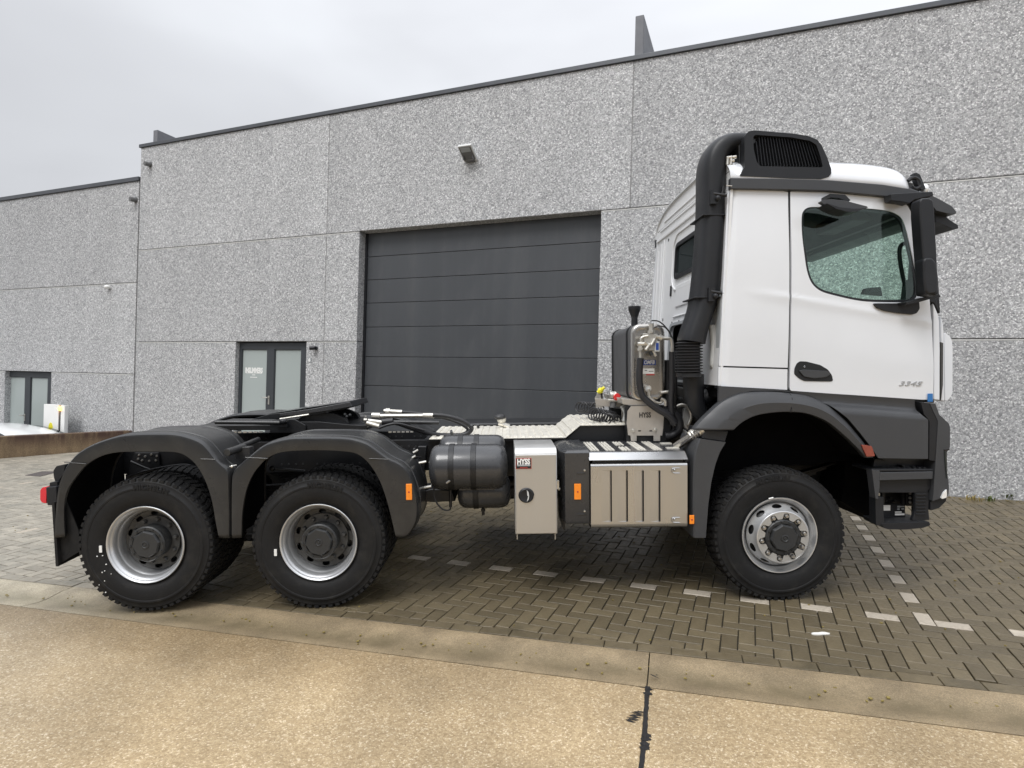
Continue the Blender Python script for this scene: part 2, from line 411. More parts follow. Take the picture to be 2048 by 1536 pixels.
def damp_band(name, col):
    """the damp, darker strip of road along the gutter left of the joint"""
    m = MATS[name]; t = m.node_tree; L = t.links; b = t.nodes['Principled BSDF']
    src = b.inputs['Base Color'].links[0].from_socket
    k0 = MG @ Vector((-1.752, 0.798, 0)); k1 = MG @ Vector((5.718, -1.346, 0)); d = (k1 - k0); d.z = 0; d.normalize(); nn = Vector((-d.y, d.x, 0))
    ge = nd(t, 'ShaderNodeNewGeometry')
    def dotc(v):
        s_ = nd(t, 'ShaderNodeVectorMath', operation='SUBTRACT'); L.new(ge.outputs['Position'], s_.inputs[0]); s_.inputs[1].default_value = (k0.x, k0.y, 0)
        q = nd(t, 'ShaderNodeVectorMath', operation='DOT_PRODUCT'); L.new(s_.outputs[0], q.inputs[0]); q.inputs[1].default_value = v; return q.outputs['Value']
    n = nd(t, 'ShaderNodeTexNoise'); n.inputs['Scale'].default_value = 1.6; n.inputs['Detail'].default_value = 7; n.inputs['Roughness'].default_value = .6; L.new(ge.outputs['Position'], n.inputs['Vector'])
    a = nd(t, 'ShaderNodeMath', operation='MULTIPLY_ADD'); L.new(n.outputs['Fac'], a.inputs[0]); a.inputs[1].default_value = 0.9; L.new(dotc(tuple(nn)), a.inputs[2])
    r1 = nd(t, 'ShaderNodeMapRange'); r1.interpolation_type = 'SMOOTHSTEP'; r1.inputs['From Min'].default_value = -0.70; r1.inputs['From Max'].default_value = 0.0; L.new(a.outputs[0], r1.inputs['Value'])
    r2 = nd(t, 'ShaderNodeMapRange'); r2.interpolation_type = 'SMOOTHSTEP'; r2.inputs['From Min'].default_value = 6.5; r2.inputs['From Max'].default_value = 2.2; r2.inputs['To Min'].default_value = 0.25; L.new(dotc(tuple(d)), r2.inputs['Value'])
    mu = nd(t, 'ShaderNodeMath', operation='MULTIPLY'); L.new(r1.outputs[0], mu.inputs[0]); L.new(r2.outputs[0], mu.inputs[1])
    br = nd(t, 'ShaderNodeVectorMath', operation='MULTIPLY'); L.new(src, br.inputs[0]); br.inputs[1].default_value = col
    mx = nd(t, 'ShaderNodeMix', data_type='RGBA'); L.new(mu.outputs[0], mx.inputs[0]); L.new(src, mx.inputs[6]); L.new(br.outputs[0], mx.inputs[7]); L.new(mx.outputs[2], b.inputs['Base Color'])
damp_band('road_concrete', (0.64, 0.61, 0.56))
hazed('gutter_concrete', (1.5, 1.75, 2.2), 1.0)
hazed('road_concrete', (0.92, 1.02, 1.25), 1.0)

# ------------------------------------------------------------------ mesh builder
class M:
    def __init__(s): s.v = []; s.f = []
    def add(s, v, f):
        o = len(s.v); s.v += [tuple(p) for p in v]; s.f += [tuple(o + i for i in q) for q in f]; return s
    def box(s, x0, x1, y0, y1, z0, z1):
        return s.add([(x0, y0, z0), (x1, y0, z0), (x1, y1, z0), (x0, y1, z0), (x0, y0, z1), (x1, y0, z1), (x1, y1, z1), (x0, y1, z1)],
                     [(0, 3, 2, 1), (4, 5, 6, 7), (0, 1, 5, 4), (1, 2, 6, 5), (2, 3, 7, 6), (3, 0, 4, 7)])
    def obox(s, c, ax, half):
        """oriented box: centre, three axes, half sizes"""
        c = Vector(c); vs = []
        for k in (-1, 1):
            for (i, j) in ((-1, -1), (1, -1), (1, 1), (-1, 1)):
                vs.append(c + ax[0] * half[0] * i + ax[1] * half[1] * j + ax[2] * half[2] * k)
        return s.add(vs, [(0, 3, 2, 1), (4, 5, 6, 7), (0, 1, 5, 4), (1, 2, 6, 5), (2, 3, 7, 6), (3, 0, 4, 7)])
    def prism(s, pts, y0, y1):
        """polygon in x,z extruded in y"""
        n = len(pts); v = [(x, y0, z) for x, z in pts] + [(x, y1, z) for x, z in pts]
        a = sum(pts[i][0] * pts[(i + 1) % n][1] - pts[(i + 1) % n][0] * pts[i][1] for i in range(n))
        f = [tuple(range(n)), tuple(range(2 * n - 1, n - 1, -1))]
        for i in range(n):
            j = (i + 1) % n; f.append((i, i + n, j + n, j))
        if a < 0: f = [tuple(reversed(q)) for q in f]
        return s.add(v, f)
    def prismx(s, pts, x0, x1):
        """polygon in y,z extruded in x"""
        t = M().prism(pts, x0, x1)
        return s.add([(y, x, z) for x, y, z in t.v], [tuple(reversed(q)) for q in t.f])
    def prismz(s, pts, z0, z1):
        t = M().prism(pts, z0, z1)
        return s.add([(x, z, y) for x, y, z in t.v], [tuple(reversed(q)) for q in t.f])
    def lathe(s, prof, c, n=48, axis='y', a0=0.0, a1=2 * pi):
        """prof: (radius, offset) along axis through c"""
        full = abs(a1 - a0 - 2 * pi) < 1e-6
        m = n if full else n + 1; v = []
        for i in range(m):
            a = a0 + (a1 - a0) * i / n; ca, sa = cos(a), sin(a)
            for r, o in prof:
                if axis == 'y': v.append((c[0] + r * ca, c[1] + o, c[2] + r * sa))
                elif axis == 'x': v.append((c[0] + o, c[1] + r * ca, c[2] + r * sa))
                else: v.append((c[0] + r * ca, c[1] + r * sa, c[2] + o))
        k = len(prof); f = []
        for i in range(n):
            j = (i + 1) % m
            for q in range(k - 1):
                f.append((i * k + q, i * k + q + 1, j * k + q + 1, j * k + q))
        return s.add(v, f)
    def loft(s, rings, cap=True, closed=True):
        k = len(rings[0]); v = [p for r in rings for p in r]; f = []
        for i in range(len(rings) - 1):
            for q in range(k if closed else k - 1):
                r = (q + 1) % k
                f.append((i * k + q, i * k + r, (i + 1) * k + r, (i + 1) * k + q))
        if cap and closed:
            f.append(tuple(range(k - 1, -1, -1))); f.append(tuple(range((len(rings) - 1) * k, len(rings) * k)))
        return s.add(v, f)
    def tube(s, path, r, n=10, cap=True, radii=None):
        P = [Vector(p) for p in path]; rings = []
        up = Vector((0, 0, 1)); prev = None
        for i, p in enumerate(P):
            t = (P[min(i + 1, len(P) - 1)] - P[max(i - 1, 0)]).normalized()
            if prev is None:
                a = t.cross(up)
                if a.length < 1e-3: a = t.cross(Vector((1, 0, 0)))
            else: a = prev - t * prev.dot(t)
            a.normalize(); prev = a; b = t.cross(a)
            rr = radii[i] if radii else r
            rings.append([p + a * rr * cos(2 * pi * q / n) + b * rr * sin(2 * pi * q / n) for q in range(n)])
        return s.loft(rings, cap)
    def sphere(s, c, r, n=12, sc=(1, 1, 1)):
        prof = [(max(1e-4, sin(pi * i / n)), -cos(pi * i / n)) for i in range(n + 1)]
        t = M().lathe(prof, (0, 0, 0), n * 2, 'z')
        return s.add([(c[0] + x * r * sc[0], c[1] + y * r * sc[1], c[2] + z * r * sc[2]) for x, y, z in t.v], t.f)
    def xf(s, fn): s.v = [tuple(fn(Vector(p))) for p in s.v]; return s

def spline(pts, n=6, closed=False):
    """Catmull-Rom through 2-D or 3-D points"""
    P = [Vector(p) for p in pts]; out = []; N = len(P)
    rng = range(N) if closed else range(N - 1)
    for i in rng:
        p1, p2 = P[i], P[(i + 1) % N]
        p0 = P[i - 1] if (closed or i > 0) else p1 * 2 - p2
        p3 = P[(i + 2) % N] if (closed or i + 2 < N) else p2 * 2 - p1
        for k in range(n):
            t = k / n
            out.append(0.5 * ((2 * p1) + (p2 - p0) * t + (2 * p0 - 5 * p1 + 4 * p2 - p3) * t * t + (3 * p1 - p0 - 3 * p2 + p3) * t ** 3))
    if not closed: out.append(P[-1])
    return [tuple(p) for p in out]

def rrect(x0, x1, z0, z1, r, n=5):
    out = []
    for cx, cz, a in ((x1 - r, z1 - r, 0), (x0 + r, z1 - r, pi / 2), (x0 + r, z0 + r, pi), (x1 - r, z0 + r, 3 * pi / 2)):
        for i in range(n + 1):
            t = a + pi / 2 * i / n; out.append((cx + r * cos(t), cz + r * sin(t)))
    return out
def roundpoly(pts, r, n=4):
    """polygon with rounded corners; r a number or list"""
    out = []; N = len(pts)
    for i in range(N):
        p = Vector(pts[i]); a = Vector(pts[i - 1]) - p; b = Vector(pts[(i + 1) % N]) - p
        rr = r[i] if isinstance(r, (list, tuple)) else r
        rr = min(rr, a.length * .45, b.length * .45)
        if rr <= 1e-5: out.append(tuple(p)); continue
        A = p + a.normalized() * rr; B = p + b.normalized() * rr
        for k in range(n + 1):
            t = k / n; out.append(tuple((1 - t) ** 2 * A + 2 * t * (1 - t) * p + t * t * B))
    return out

PIV = {}
NTRI = [0]
def finish(o, name, parent, frame, piv, label, cat, group, kind):
    PIV[o.name] = (Vector(piv), frame)
    if parent is None:
        o.matrix_world = FR[frame] @ Matrix.Translation(piv)
    else:
        pp, pf = PIV[parent.name]
        o.parent = parent
        if pf == frame: o.matrix_local = Matrix.Translation(Vector(piv) - pp)
        else:
            o.matrix_local = (FR[pf] @ Matrix.Translation(pp)).inverted() @ FR[frame] @ Matrix.Translation(piv)
    if label: o['label'] = label
    if cat: o['category'] = cat
    if group: o['group'] = group
    if kind: o['kind'] = kind
    return o
def obj(name, m, mat, parent=None, frame='G', bevel=0.0, segs=2, smooth=38, sub=0, label=None, cat=None, group=None, kind=None, solid=0.0, mats=None):
    me = m if isinstance(m, bpy.types.Mesh) else None
    if me is None:
        vs = m.v
        mn = [min(p[i] for p in vs) for i in range(3)]; mxx = [max(p[i] for p in vs) for i in range(3)]
        piv = Vector(((mn[0] + mxx[0]) / 2, (mn[1] + mxx[1]) / 2, (mn[2] + mxx[2]) / 2))
        me = bpy.data.meshes.new(name)
        me.from_pydata([(p[0] - piv.x, p[1] - piv.y, p[2] - piv.z) for p in vs], [], m.f)
    else:
        co = [v.co.copy() for v in me.vertices]
        piv = sum(co, Vector()) / max(1, len(co))
        me.transform(Matrix.Translation(-piv))
    me.validate()
    if len(me.polygons) < 20000:
        bm = bmesh.new(); bm.from_mesh(me); bmesh.ops.recalc_face_normals(bm, faces=bm.faces); bm.to_mesh(me); bm.free()
    me.materials.clear()
    me.materials.append(MATS[mat])
    if smooth:
        me.shade_smooth()
        me.set_sharp_from_angle(angle=radians(smooth))
    o = bpy.data.objects.new(name, me)
    C.objects.link(o)
    if solid:
        md = o.modifiers.new('solidify', 'SOLIDIFY'); md.thickness = solid; md.offset = 0
    if bevel:
        md = o.modifiers.new('bevel', 'BEVEL'); md.width = bevel; md.segments = segs; md.limit_method = 'ANGLE'; md.angle_limit = radians(40)
        md.harden_normals = True
    if sub:
        md = o.modifiers.new('sub', 'SUBSURF'); md.levels = sub; md.render_levels = sub
    return finish(o, name, parent, frame, piv, label, cat, group, kind)
def empty(name, loc, frame='G', label=None, cat=None, group=None, kind=None, parent=None):
    o = bpy.data.objects.new(name, None); C.objects.link(o); o.empty_display_size = 0.2
    return finish(o, name, parent, frame, loc, label, cat, group, kind)
def copy_part(o, parent, delta, rot=None):
    """copy of an object (and what hangs on it) moved by delta in its frame"""
    c = o.copy(); C.objects.link(c); c.parent = parent
    pv, fr = PIV[o.name]
    npv = pv + Vector(delta)
    PIV[c.name] = (npv, fr)
    if parent is not None: c.matrix_local = Matrix.Translation(npv - PIV[parent.name][0]) @ (rot or Matrix.Identity(4))
    for ch in list(o.children):
        d = ch.copy(); C.objects.link(d); d.parent = c; d.matrix_local = ch.matrix_local.copy()
        PIV[d.name] = (PIV[ch.name][0] + Vector(delta), fr)
        for g in list(ch.children):
            e = g.copy(); C.objects.link(e); e.parent = d; e.matrix_local = g.matrix_local.copy()
    return c

def plate(outer, holes, y0, y1, cuts_z=None, cuts_x=None, warp=None, axis='y'):
    """flat plate with holes between y0 and y1 (2-D curve fill), optionally cut and bent; returns M"""
    cu = bpy.data.curves.new('tmp', 'CURVE'); cu.dimensions = '2D'; cu.fill_mode = 'BOTH'
    cu.extrude = abs(y1 - y0) / 2
    for pts in [outer] + list(holes):
        sp = cu.splines.new('POLY'); sp.points.add(len(pts) - 1); sp.use_cyclic_u = True
        for q, p in zip(sp.points, pts): q.co = (p[0], p[1], 0, 1)
    o = bpy.data.objects.new('tmp', cu); C.objects.link(o)
    dg = bpy.context.evaluated_depsgraph_get()
    me = bpy.data.meshes.new_from_object(o.evaluated_get(dg))
    bpy.data.objects.remove(o); bpy.data.curves.remove(cu)
    bm = bmesh.new(); bm.from_mesh(me); bpy.data.meshes.remove(me)
    bmesh.ops.remove_doubles(bm, verts=bm.verts, dist=1e-5)
    for z in (cuts_z or []):
        bmesh.ops.bisect_plane(bm, geom=bm.verts[:] + bm.edges[:] + bm.faces[:], plane_co=(0, z, 0), plane_no=(0, 1, 0))
    for x in (cuts_x or []):
        bmesh.ops.bisect_plane(bm, geom=bm.verts[:] + bm.edges[:] + bm.faces[:], plane_co=(x, 0, 0), plane_no=(1, 0, 0))
    m = M(); bm.verts.index_update()
    ym = (y0 + y1) / 2
    for v in bm.verts:
        x, z, y = v.co.x, v.co.y, ym - v.co.z
        if warp: y += warp(x, z)
        m.v.append((x, y, z) if axis == 'y' else ((y, x, z) if axis == 'x' else (x, z, y)))
    m.f = [tuple(v.index for v in f.verts) for f in bm.faces]
    bm.free()
    return m
def text_mesh(body, size, depth=0.002, bold=0.0, shear=0.0, spacing=1.0):
    cu = bpy.data.curves.new('tmp', 'FONT'); cu.body = body; cu.size = size; cu.extrude = depth; cu.offset = bold
    cu.shear = shear; cu.space_character = spacing; cu.align_x = 'CENTER'; cu.align_y = 'CENTER'; cu.resolution_u = 3
    o = bpy.data.objects.new('tmp', cu); C.objects.link(o)
    dg = bpy.context.evaluated_depsgraph_get()
    me = bpy.data.meshes.new_from_object(o.evaluated_get(dg))
    m = M(); m.v = [tuple(v.co) for v in me.vertices]; m.f = [tuple(p.vertices) for p in me.polygons]
    bpy.data.objects.remove(o); bpy.data.curves.remove(cu); bpy.data.meshes.remove(me)
    return m
def wall_text(body, cx, y, cz, size, mat, parent, frame='G', name='lettering', sx=1.0, **kw):
    m = text_mesh(body, size, **kw)
    m.v = [(cx + a * sx, y - c, cz + b) for a, b, c in m.v]
    return obj(name, m, mat, parent, frame, smooth=0)
# ================================================================== THE SETTING
W2 = Vector
def g2(p): return Vector((p[0], p[1]))
K0, K1 = g2(gr(0, 1157)), g2(gr(2048, 1389.5))
kd = (K1 - K0).normalized(); kn = Vector((-kd.y, kd.x))
def kp(s, d): q = K0 + kd * s + kn * d; return (q.x, q.y)

sheet = M().add([(-300, -300, -1.4), (300, -300, -1.4), (300, 300, -1.4), (-300, 300, -1.4)], [(0, 1, 2, 3)])
obj('ground', sheet, 'dark_soil', kind='structure', smooth=0)

# wall line and ramp wall line in G
def b2g(x, y, z=0.0):
    q = FRI['G'] @ (MB_ @ Vector((x, y, z))); return Vector((q.x, q.y))
WA, WB = b2g(-30, 0), b2g(30, 0)
RA, RB = b2g(-13.75, -0.02), b2g(-14.86, -2.16)
rdir = (RB - RA).normalized()
RC = RA + rdir * ((K0 - RA).dot(kn) / rdir.dot(kn) - 0.05)

# bedding under the pavers
bed = [tuple(RA), tuple(WB), kp(34, 0.0), tuple(RC)]
yard = obj('yard_paving', M().prismz(bed, -0.9, -0.018), 'dark_soil', smooth=0, kind='structure')

# ---- bricks
ud = (b2g(1, 0) - b2g(0, 0)).normalized(); vd = Vector((-ud.y, ud.x))
LO = g2(gr(1865.8, 1239.4)); CELL = 0.1091
def lat(i, j): return LO + ud * (i * CELL) + vd * (j * CELL)
def clip(poly, p0, n):
    out = []
    for i in range(len(poly)):
        a, b = poly[i], poly[(i + 1) % len(poly)]
        da, db = (a - p0).dot(n), (b - p0).dot(n)
        if da >= 0: out.append(a)
        if (da >= 0) != (db >= 0): out.append(a + (b - a) * (da / (da - db)))
    return out
def area(p): return abs(sum(p[i].x * p[(i + 1) % len(p)].y - p[(i + 1) % len(p)].x * p[i].y for i in range(len(p)))) / 2
wall_n = (b2g(0, -1) - b2g(0, 0)).normalized()
ramp_n = Vector((-rdir.y, rdir.x))
if (Vector((0, 0)) - RA).dot(ramp_n) < 0: ramp_n = -ramp_n
bricks = []
GAP = 0.0040
for i in range(-175, 100):
    for j in range(-75, 130):
        k = (i - j - 1) % 4
        if k == 0: w_, h_ = 2, 1
        elif k == 3: w_, h_ = 1, 2
        else: continue
        c = lat(i + w_ / 2, j + h_ / 2)
        if (c - K0).dot(kn) < -0.1 or (c - WA).dot(wall_n) < -0.1 or (c - RA).dot(ramp_n) < -0.1: continue
        pr = project((c.x, c.y, 0))
        if pr is None or not (-420 < pr[0] < 2470 and pr[1] < 1750): continue
        # lattice row: j index of the white brick row: brick below the reference corner
        white = (k == 0 and j == -1 and -40 <= i) or (k == 3 and i == -1 and j >= -1) or (k == 3 and i == -84 and j > -20) or (k == 3 and i == -115)
        bricks.append((i, j, w_, h_, c, white, pr))
def brick_mesh(poly, zt, m, cham=0.0028, tilt=(0, 0)):
    """poly: ccw 2-D points; chamfered block"""
    n = len(poly)
    if sum(poly[i].x * poly[(i + 1) % n].y - poly[(i + 1) % n].x * poly[i].y for i in range(n)) < 0: poly = poly[::-1]
    c = sum(poly, Vector((0, 0))) / n
    def zz(p): return zt + (p.x - c.x) * tilt[0] + (p.y - c.y) * tilt[1]
    inner = []
    for p in poly:
        d = c - p; L = d.length
        inner.append(p + d / L * min(cham * 1.5, L * 0.4))
    v = [(p.x, p.y, -0.05) for p in poly] + [(p.x, p.y, zz(p) - cham) for p in poly] + [(p.x, p.y, zz(p)) for p in inner]
    f = []
    for q in range(n):
        r = (q + 1) % n
        f.append((q, r, r + n, q + n)); f.append((q + n, r + n, r + 2 * n, q + 2 * n))
    f.append(tuple(range(2 * n, 3 * n)))
    m.add(v, f)
# nearest full bricks in view become parts of their own
def vis_rank(b):
    px, py, d = b[6]
    inside = 0 <= px <= 2048 and py <= 1536
    return d + (0 if inside else 100)
ok = []
for b in bricks:
    i, j, w_, h_, c, white, pr = b
    cs = [lat(i, j), lat(i + w_, j), lat(i + w_, j + h_), lat(i, j + h_)]
    full = all((p - K0).dot(kn) > 0.115 for p in cs) and all((p - WA).dot(wall_n) > 0.01 for p in cs) and all((p - RA).dot(ramp_n) > 0.02 for p in cs)
    if full: ok.append(b)
ok.sort(key=vis_rank)
single = set((b[0], b[1]) for b in ok[:255]) | set((b[0], b[1]) for b in ok if b[5] and vis_rank(b) < 100)
def rectv(i, j, w_, h_, g=GAP):
    a = lat(i, j) + ud * g + vd * g; b = lat(i + w_, j) - ud * g + vd * g
    c = lat(i + w_, j + h_) - ud * g - vd * g; d = lat(i, j + h_) + ud * g - vd * g
    return [a, b, c, d]
protos = {}
def proto(kind):
    w_, h_ = (2, 1)
    m = M(); hw, hh = CELL * w_ / 2 - GAP, CELL * h_ / 2 - GAP
    brick_mesh([Vector((-hw, -hh)), Vector((hw, -hh)), Vector((hw, hh)), Vector((-hw, hh))], 0.0, m)
    me = bpy.data.meshes.new(kind); me.from_pydata(m.v, [], m.f)
    me.materials.append(MATS['paver_white' if kind == 'white_brick' else 'paver'])
    return me
for kd_ in ('brick', 'white_brick'): protos[kd_] = proto(kd_)
uang = atan2(ud.y, ud.x)
rb = random.Random(3)
rest, restw = M(), M()
ypv = PIV['yard_paving'][0]
for b in bricks:
    i, j, w_, h_, c, white, pr = b
    dz = rb.uniform(-0.002, 0.0012)
    # ground sinks a touch here and there
    dz += -0.004 * (noise.noise(Vector((c.x * .9, c.y * .9, 0))) + 0.3)
    tl = (rb.uniform(-.012, .012), rb.uniform(-.012, .012))
    if (i, j) in single:
        nm = 'white_brick' if white else 'brick'
        o = bpy.data.objects.new(nm, protos[nm]); C.objects.link(o); o.parent = yard
        o.matrix_local = Matrix.Translation(Vector((c.x, c.y, dz)) - ypv) @ Matrix.Rotation(uang + (pi / 2 if h_ == 2 else 0) + rb.uniform(-.006, .006), 4, 'Z') @ Matrix.Rotation(tl[0], 4, 'X') @ Matrix.Rotation(tl[1], 4, 'Y')
        if white: o['label'] = 'pale marking brick'
    else:
        p = rectv(i, j, w_, h_, GAP + rb.uniform(0, .001))
        p = clip(p, K0 + kn * 0.1135, kn); 
        if len(p) > 2: p = clip(p, WA + wall_n * 0.004, wall_n)
        if len(p) > 2: p = clip(p, RA + ramp_n * 0.012, ramp_n)
        if len(p) > 2 and area(p) > 0.0012: brick_mesh(p, dz, restw if white else rest, tilt=tl)
# edge course along the gutter
s0 = -9.0; n_edge = 0
while s0 < 13:
    a = Vector(kp(s0 + .003, 0.010)); b_ = Vector(kp(s0 + .2155, 0.010)); c_ = Vector(kp(s0 + .2155, 0.108)); d_ = Vector(kp(s0 + .003, 0.108))
    m = rest
    brick_mesh([a, b_, c_, d_], rb.uniform(-.003, .001), m, tilt=(rb.uniform(-.02, .02), rb.uniform(-.02, .02)))
    s0 += 0.2185
obj('brick_field', rest, 'paver', yard, smooth=0, kind='stuff')
if restw.v: obj('marking_bricks', restw, 'paver_white', yard, smooth=0, kind='stuff')

# ---- gutter: channel stones
prof = [(0.002, -0.003), (-0.012, 0.0), (-0.10, -0.004), (-0.17, -0.014), (-0.235, -0.024), (-0.30, -0.022), (-0.40, -0.006), (-0.426, -0.004)]
gut = obj('gutter', M().prismz([kp(-30, -0.434), kp(36, -0.434), kp(36, 0.0), kp(-30, 0.0)], -0.5, -0.04), 'dark_soil', smooth=0, kind='structure')
marks = [-30, -18.6, -13.75, -8.88, -4.02, 0.853, 5.722, 10.59, 15.46, 36]
for a, b_ in zip(marks[:-1], marks[1:]):
    m = M(); rings = []
    n = max(2, int((b_ - a) / 0.25))
    for q in range(n + 1):
        s = a + .004 + (b_ - a - .008) * q / n
        ring = []
        for d, z in prof:
            x, y = kp(s, d); ring.append((x, y, z + 0.0015 * noise.noise(Vector((s * 3, d * 9, 2)))))
        x, y = kp(s, prof[-1][0]); ring.append((x, y, -.06)); x, y = kp(s, prof[0][0]); ring.append((x, y, -.06))
        rings.append(ring)
    m.loft(rings)
    obj('channel_stone', m, 'gutter_concrete', gut, smooth=50)

# ---- road of exposed-aggregate concrete slabs
road = obj('road', M().prismz([kp(-30, -16), kp(36, -16), kp(36, -0.437), kp(-30, -0.437)], -0.6, -0.22), 'dark_soil', smooth=0, kind='structure')
for a, b_ in ((-30, -4.4), (-4.37, 5.719), (5.738, 13.2), (13.23, 36)):
    obj('slab', M().prismz([kp(a, -16), kp(b_, -16), kp(b_, -0.438), kp(a, -0.438)], -0.22, 0.0), 'road_concrete', road, bevel=0.006, smooth=0)
# bitumen in the joints, with smeared blobs
rj = random.Random(5)
for s in (5.729, -4.385, 13.215):
    m = M()
    L_, R_2 = [], []
    q = -0.425
    while q > -5:
        wob = 0.004 * sin(q * 5)
        L_.append(kp(s - 0.010 - rj.uniform(0, .005) + wob * .6, q)); R_2.append(kp(s + 0.009 + rj.uniform(0, .006) + wob * .3, q)); q -= 0.025
    pts3 = []
    for l, r in zip(L_, R_2): pts3 += [(l[0], l[1], 0.0012), (r[0], r[1], 0.0012)]
    m.add(pts3, [(2 * k, 2 * k + 1, 2 * k + 3, 2 * k + 2) for k in range(len(L_) - 1)])
    if s == 5.729:
        def blob(cx, cy, rx, ry, n=22, ang=0.0):
            pp = []
            for k in range(n):
                t = 2 * pi * k / n; rr = 1 + 0.45 * noise.noise(Vector((cos(t) * 2 + cx * 7, sin(t) * 2 + cy * 7, 0))) + rj.uniform(-.22, .22)
                dx, dy = rx * rr * cos(t), ry * rr * sin(t)
                pp.append(kp(s + cx + dx * cos(ang) - dy * sin(ang), cy + dx * sin(ang) + dy * cos(ang)))
            m.add([(p[0], p[1], 0.0022) for p in pp], [tuple(range(n))])
        for k in range(7):
            blob(-0.035 - 0.006 * k + rj.uniform(-.006, .006), -0.70 - 0.016 * k, 0.028, 0.007, ang=rj.uniform(-.3, .3))
        blob(0.004, -0.46, 0.022, 0.012); blob(-0.02, -0.445, 0.028, 0.004); blob(0.018, -0.458, 0.02, 0.004)
        blob(0.001, -0.505, 0.026, 0.014)
        for q in (-0.90, -0.93, -0.97, -1.00): blob(0.012, q, 0.024, 0.016)
        blob(0.03, -0.30, 0.03, 0.006, ang=-.6); blob(0.045, -0.285, 0.008, 0.006)
    obj('joint_filler', m, 'bitumen', road, smooth=0)

# ---- lower yard beyond the ramp wall
lowB = [(-60, -30), tuple((FRI['B'] @ (MG @ Vector((RC.x, RC.y, 0)))).xy), tuple((FRI['B'] @ (MG @ Vector((RB.x, RB.y, 0)))).xy), (-13.9, 0), (-60, 0)]
obj('lower_yard', M().prismz(lowB, -1.25, -0.62), 'dark_soil', frame='B', smooth=0, kind='structure')

# ---- ramp wall
zt_far = wal(0, 873, -2.16)[1]
m = M(); rp = []
for (bx, by, z) in ((-13.79, -0.012, 0.545), (-14.86, -2.16, zt_far), (*(FRI['B'] @ (MG @ Vector((RC.x, RC.y, 0)))).xy, zt_far)):
    dv = Vector((-1.09, -2.14)).normalized(); nv = Vector((-dv.y, dv.x)) * 0.22
    if nv.x > 0: nv = -nv
    rp.append([(bx, by, -1.2), (bx, by, z - .012), (bx + nv.x * .05, by + nv.y * .05, z), (bx + nv.x, by + nv.y, z), (bx + nv.x, by + nv.y, -1.2)])
m.loft(rp)
m.v = [(x, min(y, -0.012), z) for x, y, z in m.v]
rw = obj('retaining_wall', m, 'stained_concrete', frame='B', label='low stained concrete wall with rusty runs, left of the lorry against the building', cat='wall', smooth=20)

# ================================================================== BUILDINGS
wh = empty('warehouse', (0, 2, 0.2), 'B', 'tall grey pebble-faced concrete warehouse with a big dark roller door behind the lorry', 'building')
nb = empty('warehouse', (-25, 2, -0.6), 'B', 'lower pebble-faced warehouse at the left edge with its own glazed entrance', 'building')
def panel(x0, x1, z0, z1, parent, ins=0.005):
    return obj('wall_panel', M().box(x0 + ins, x1 - ins, 0, 0.25, z0 + ins, z1 - ins), 'washed_pebble', parent, 'B', bevel=0.009, segs=1, smooth=0)
Z1, Z2, Z3 = 2.68, 4.892, 7.362
DL, DR = -7.36, -2.43
EL, ER = wal(470, 750, 0)[0], wal(610.5, 750, 0)[0]
J0, J1, J2, J3, J4 = -13.76, -8.18, -1.934, 4.31, 10.56
for a, b_ in ((J0, J1), (J1, J2), (J2, J3), (J3, J4), (J4, 16.8), (16.8, 23.0)): panel(a, b_, Z2, Z3, wh)
for a, b_ in ((J0, J1), (J1, DL), (DR, J3), (J3, J4), (J4, 16.8), (16.8, 23.0)): panel(a, b_, Z1, Z2, wh)
for a, b_ in ((J0, EL), (ER, J1), (J1, DL), (DR, J3), (J3, J4), (J4, 16.8), (16.8, 23.0)): panel(a, b_, -0.35, Z1, wh)
# core behind the joints, roof, side
core = M()
for a, b_, c, d in ((J0 + .03, 22.9, Z2 + .05, Z3 - .05), (J0 + .03, DL - .05, Z1 - .3, Z2 + .04), (DR + .05, 22.9, Z1 - .3, Z2 + .04),
                    (J0 + .03, EL - .05, -.3, Z1 - .31), (ER + .05, DL - .05, -.3, Z1 - .31), (DR + .05, 22.9, -.3, Z1 - .31)):
    core.box(a, b_, 0.255, 0.40, c, d)
obj('wall_core', core, 'wall_core', wh, 'B', smooth=0)
obj('roof', M().box(J0 + .02, 22.9, 0.41, 18, 7.0, 7.2), 'wall_core', wh, 'B', smooth=0)
obj('side_wall', M().box(J0 + .01, J0 + .2, 0.41, 18, -.3, 7.3), 'washed_pebble', wh, 'B', smooth=0)
obj('coping', M().box(J0 - .03, 23.02, -0.035, 0.45, Z3 - .005, 7.435), 'coping', wh, 'B', bevel=.006, smooth=0)
for fx, zt in ((-1.93, 8.12), (-13.38, 7.74)):
    obj('party_wall', M().box(fx, fx + 0.14, 0.02, 9.0, 7.437, zt), 'fin_render', wh, 'B', bevel=.01)
for xx, a, b_ in ((J1, -.3, Z3 - .02), (J2, Z2 + .02, Z3 - .02), (J3, -.3, Z3 - .02), (J4, -.3, Z3 - .02), (J0 - .012, -.6, 6.5)):
    obj('joint_seal', M().box(xx - .0048, xx + .0048, 0.008, 0.03, a, b_), 'joint_sealant', wh, 'B', smooth=0)
for x0_, x1_, zz, par in ((J0 + .01, DL - .01, Z2, wh), (DR + .01, 22.9, Z2, wh), (J0 + .01, EL - .02, Z1, wh), (ER + .02, DL - .01, Z1, wh), (DR + .01, 22.9, Z1, wh),
                          (-32.4, -13.80, 4.12, nb), (-32.4, wal(9, 790, 0)[0] - .02, 1.906, nb), (wal(101, 790, 0)[0] + .02, -13.80, 1.906, nb)):
    obj('panel_lip', M().box(x0_, x1_, -.003, .02, zz - .024, zz - .008), 'panel_lip', par, 'B', smooth=0)
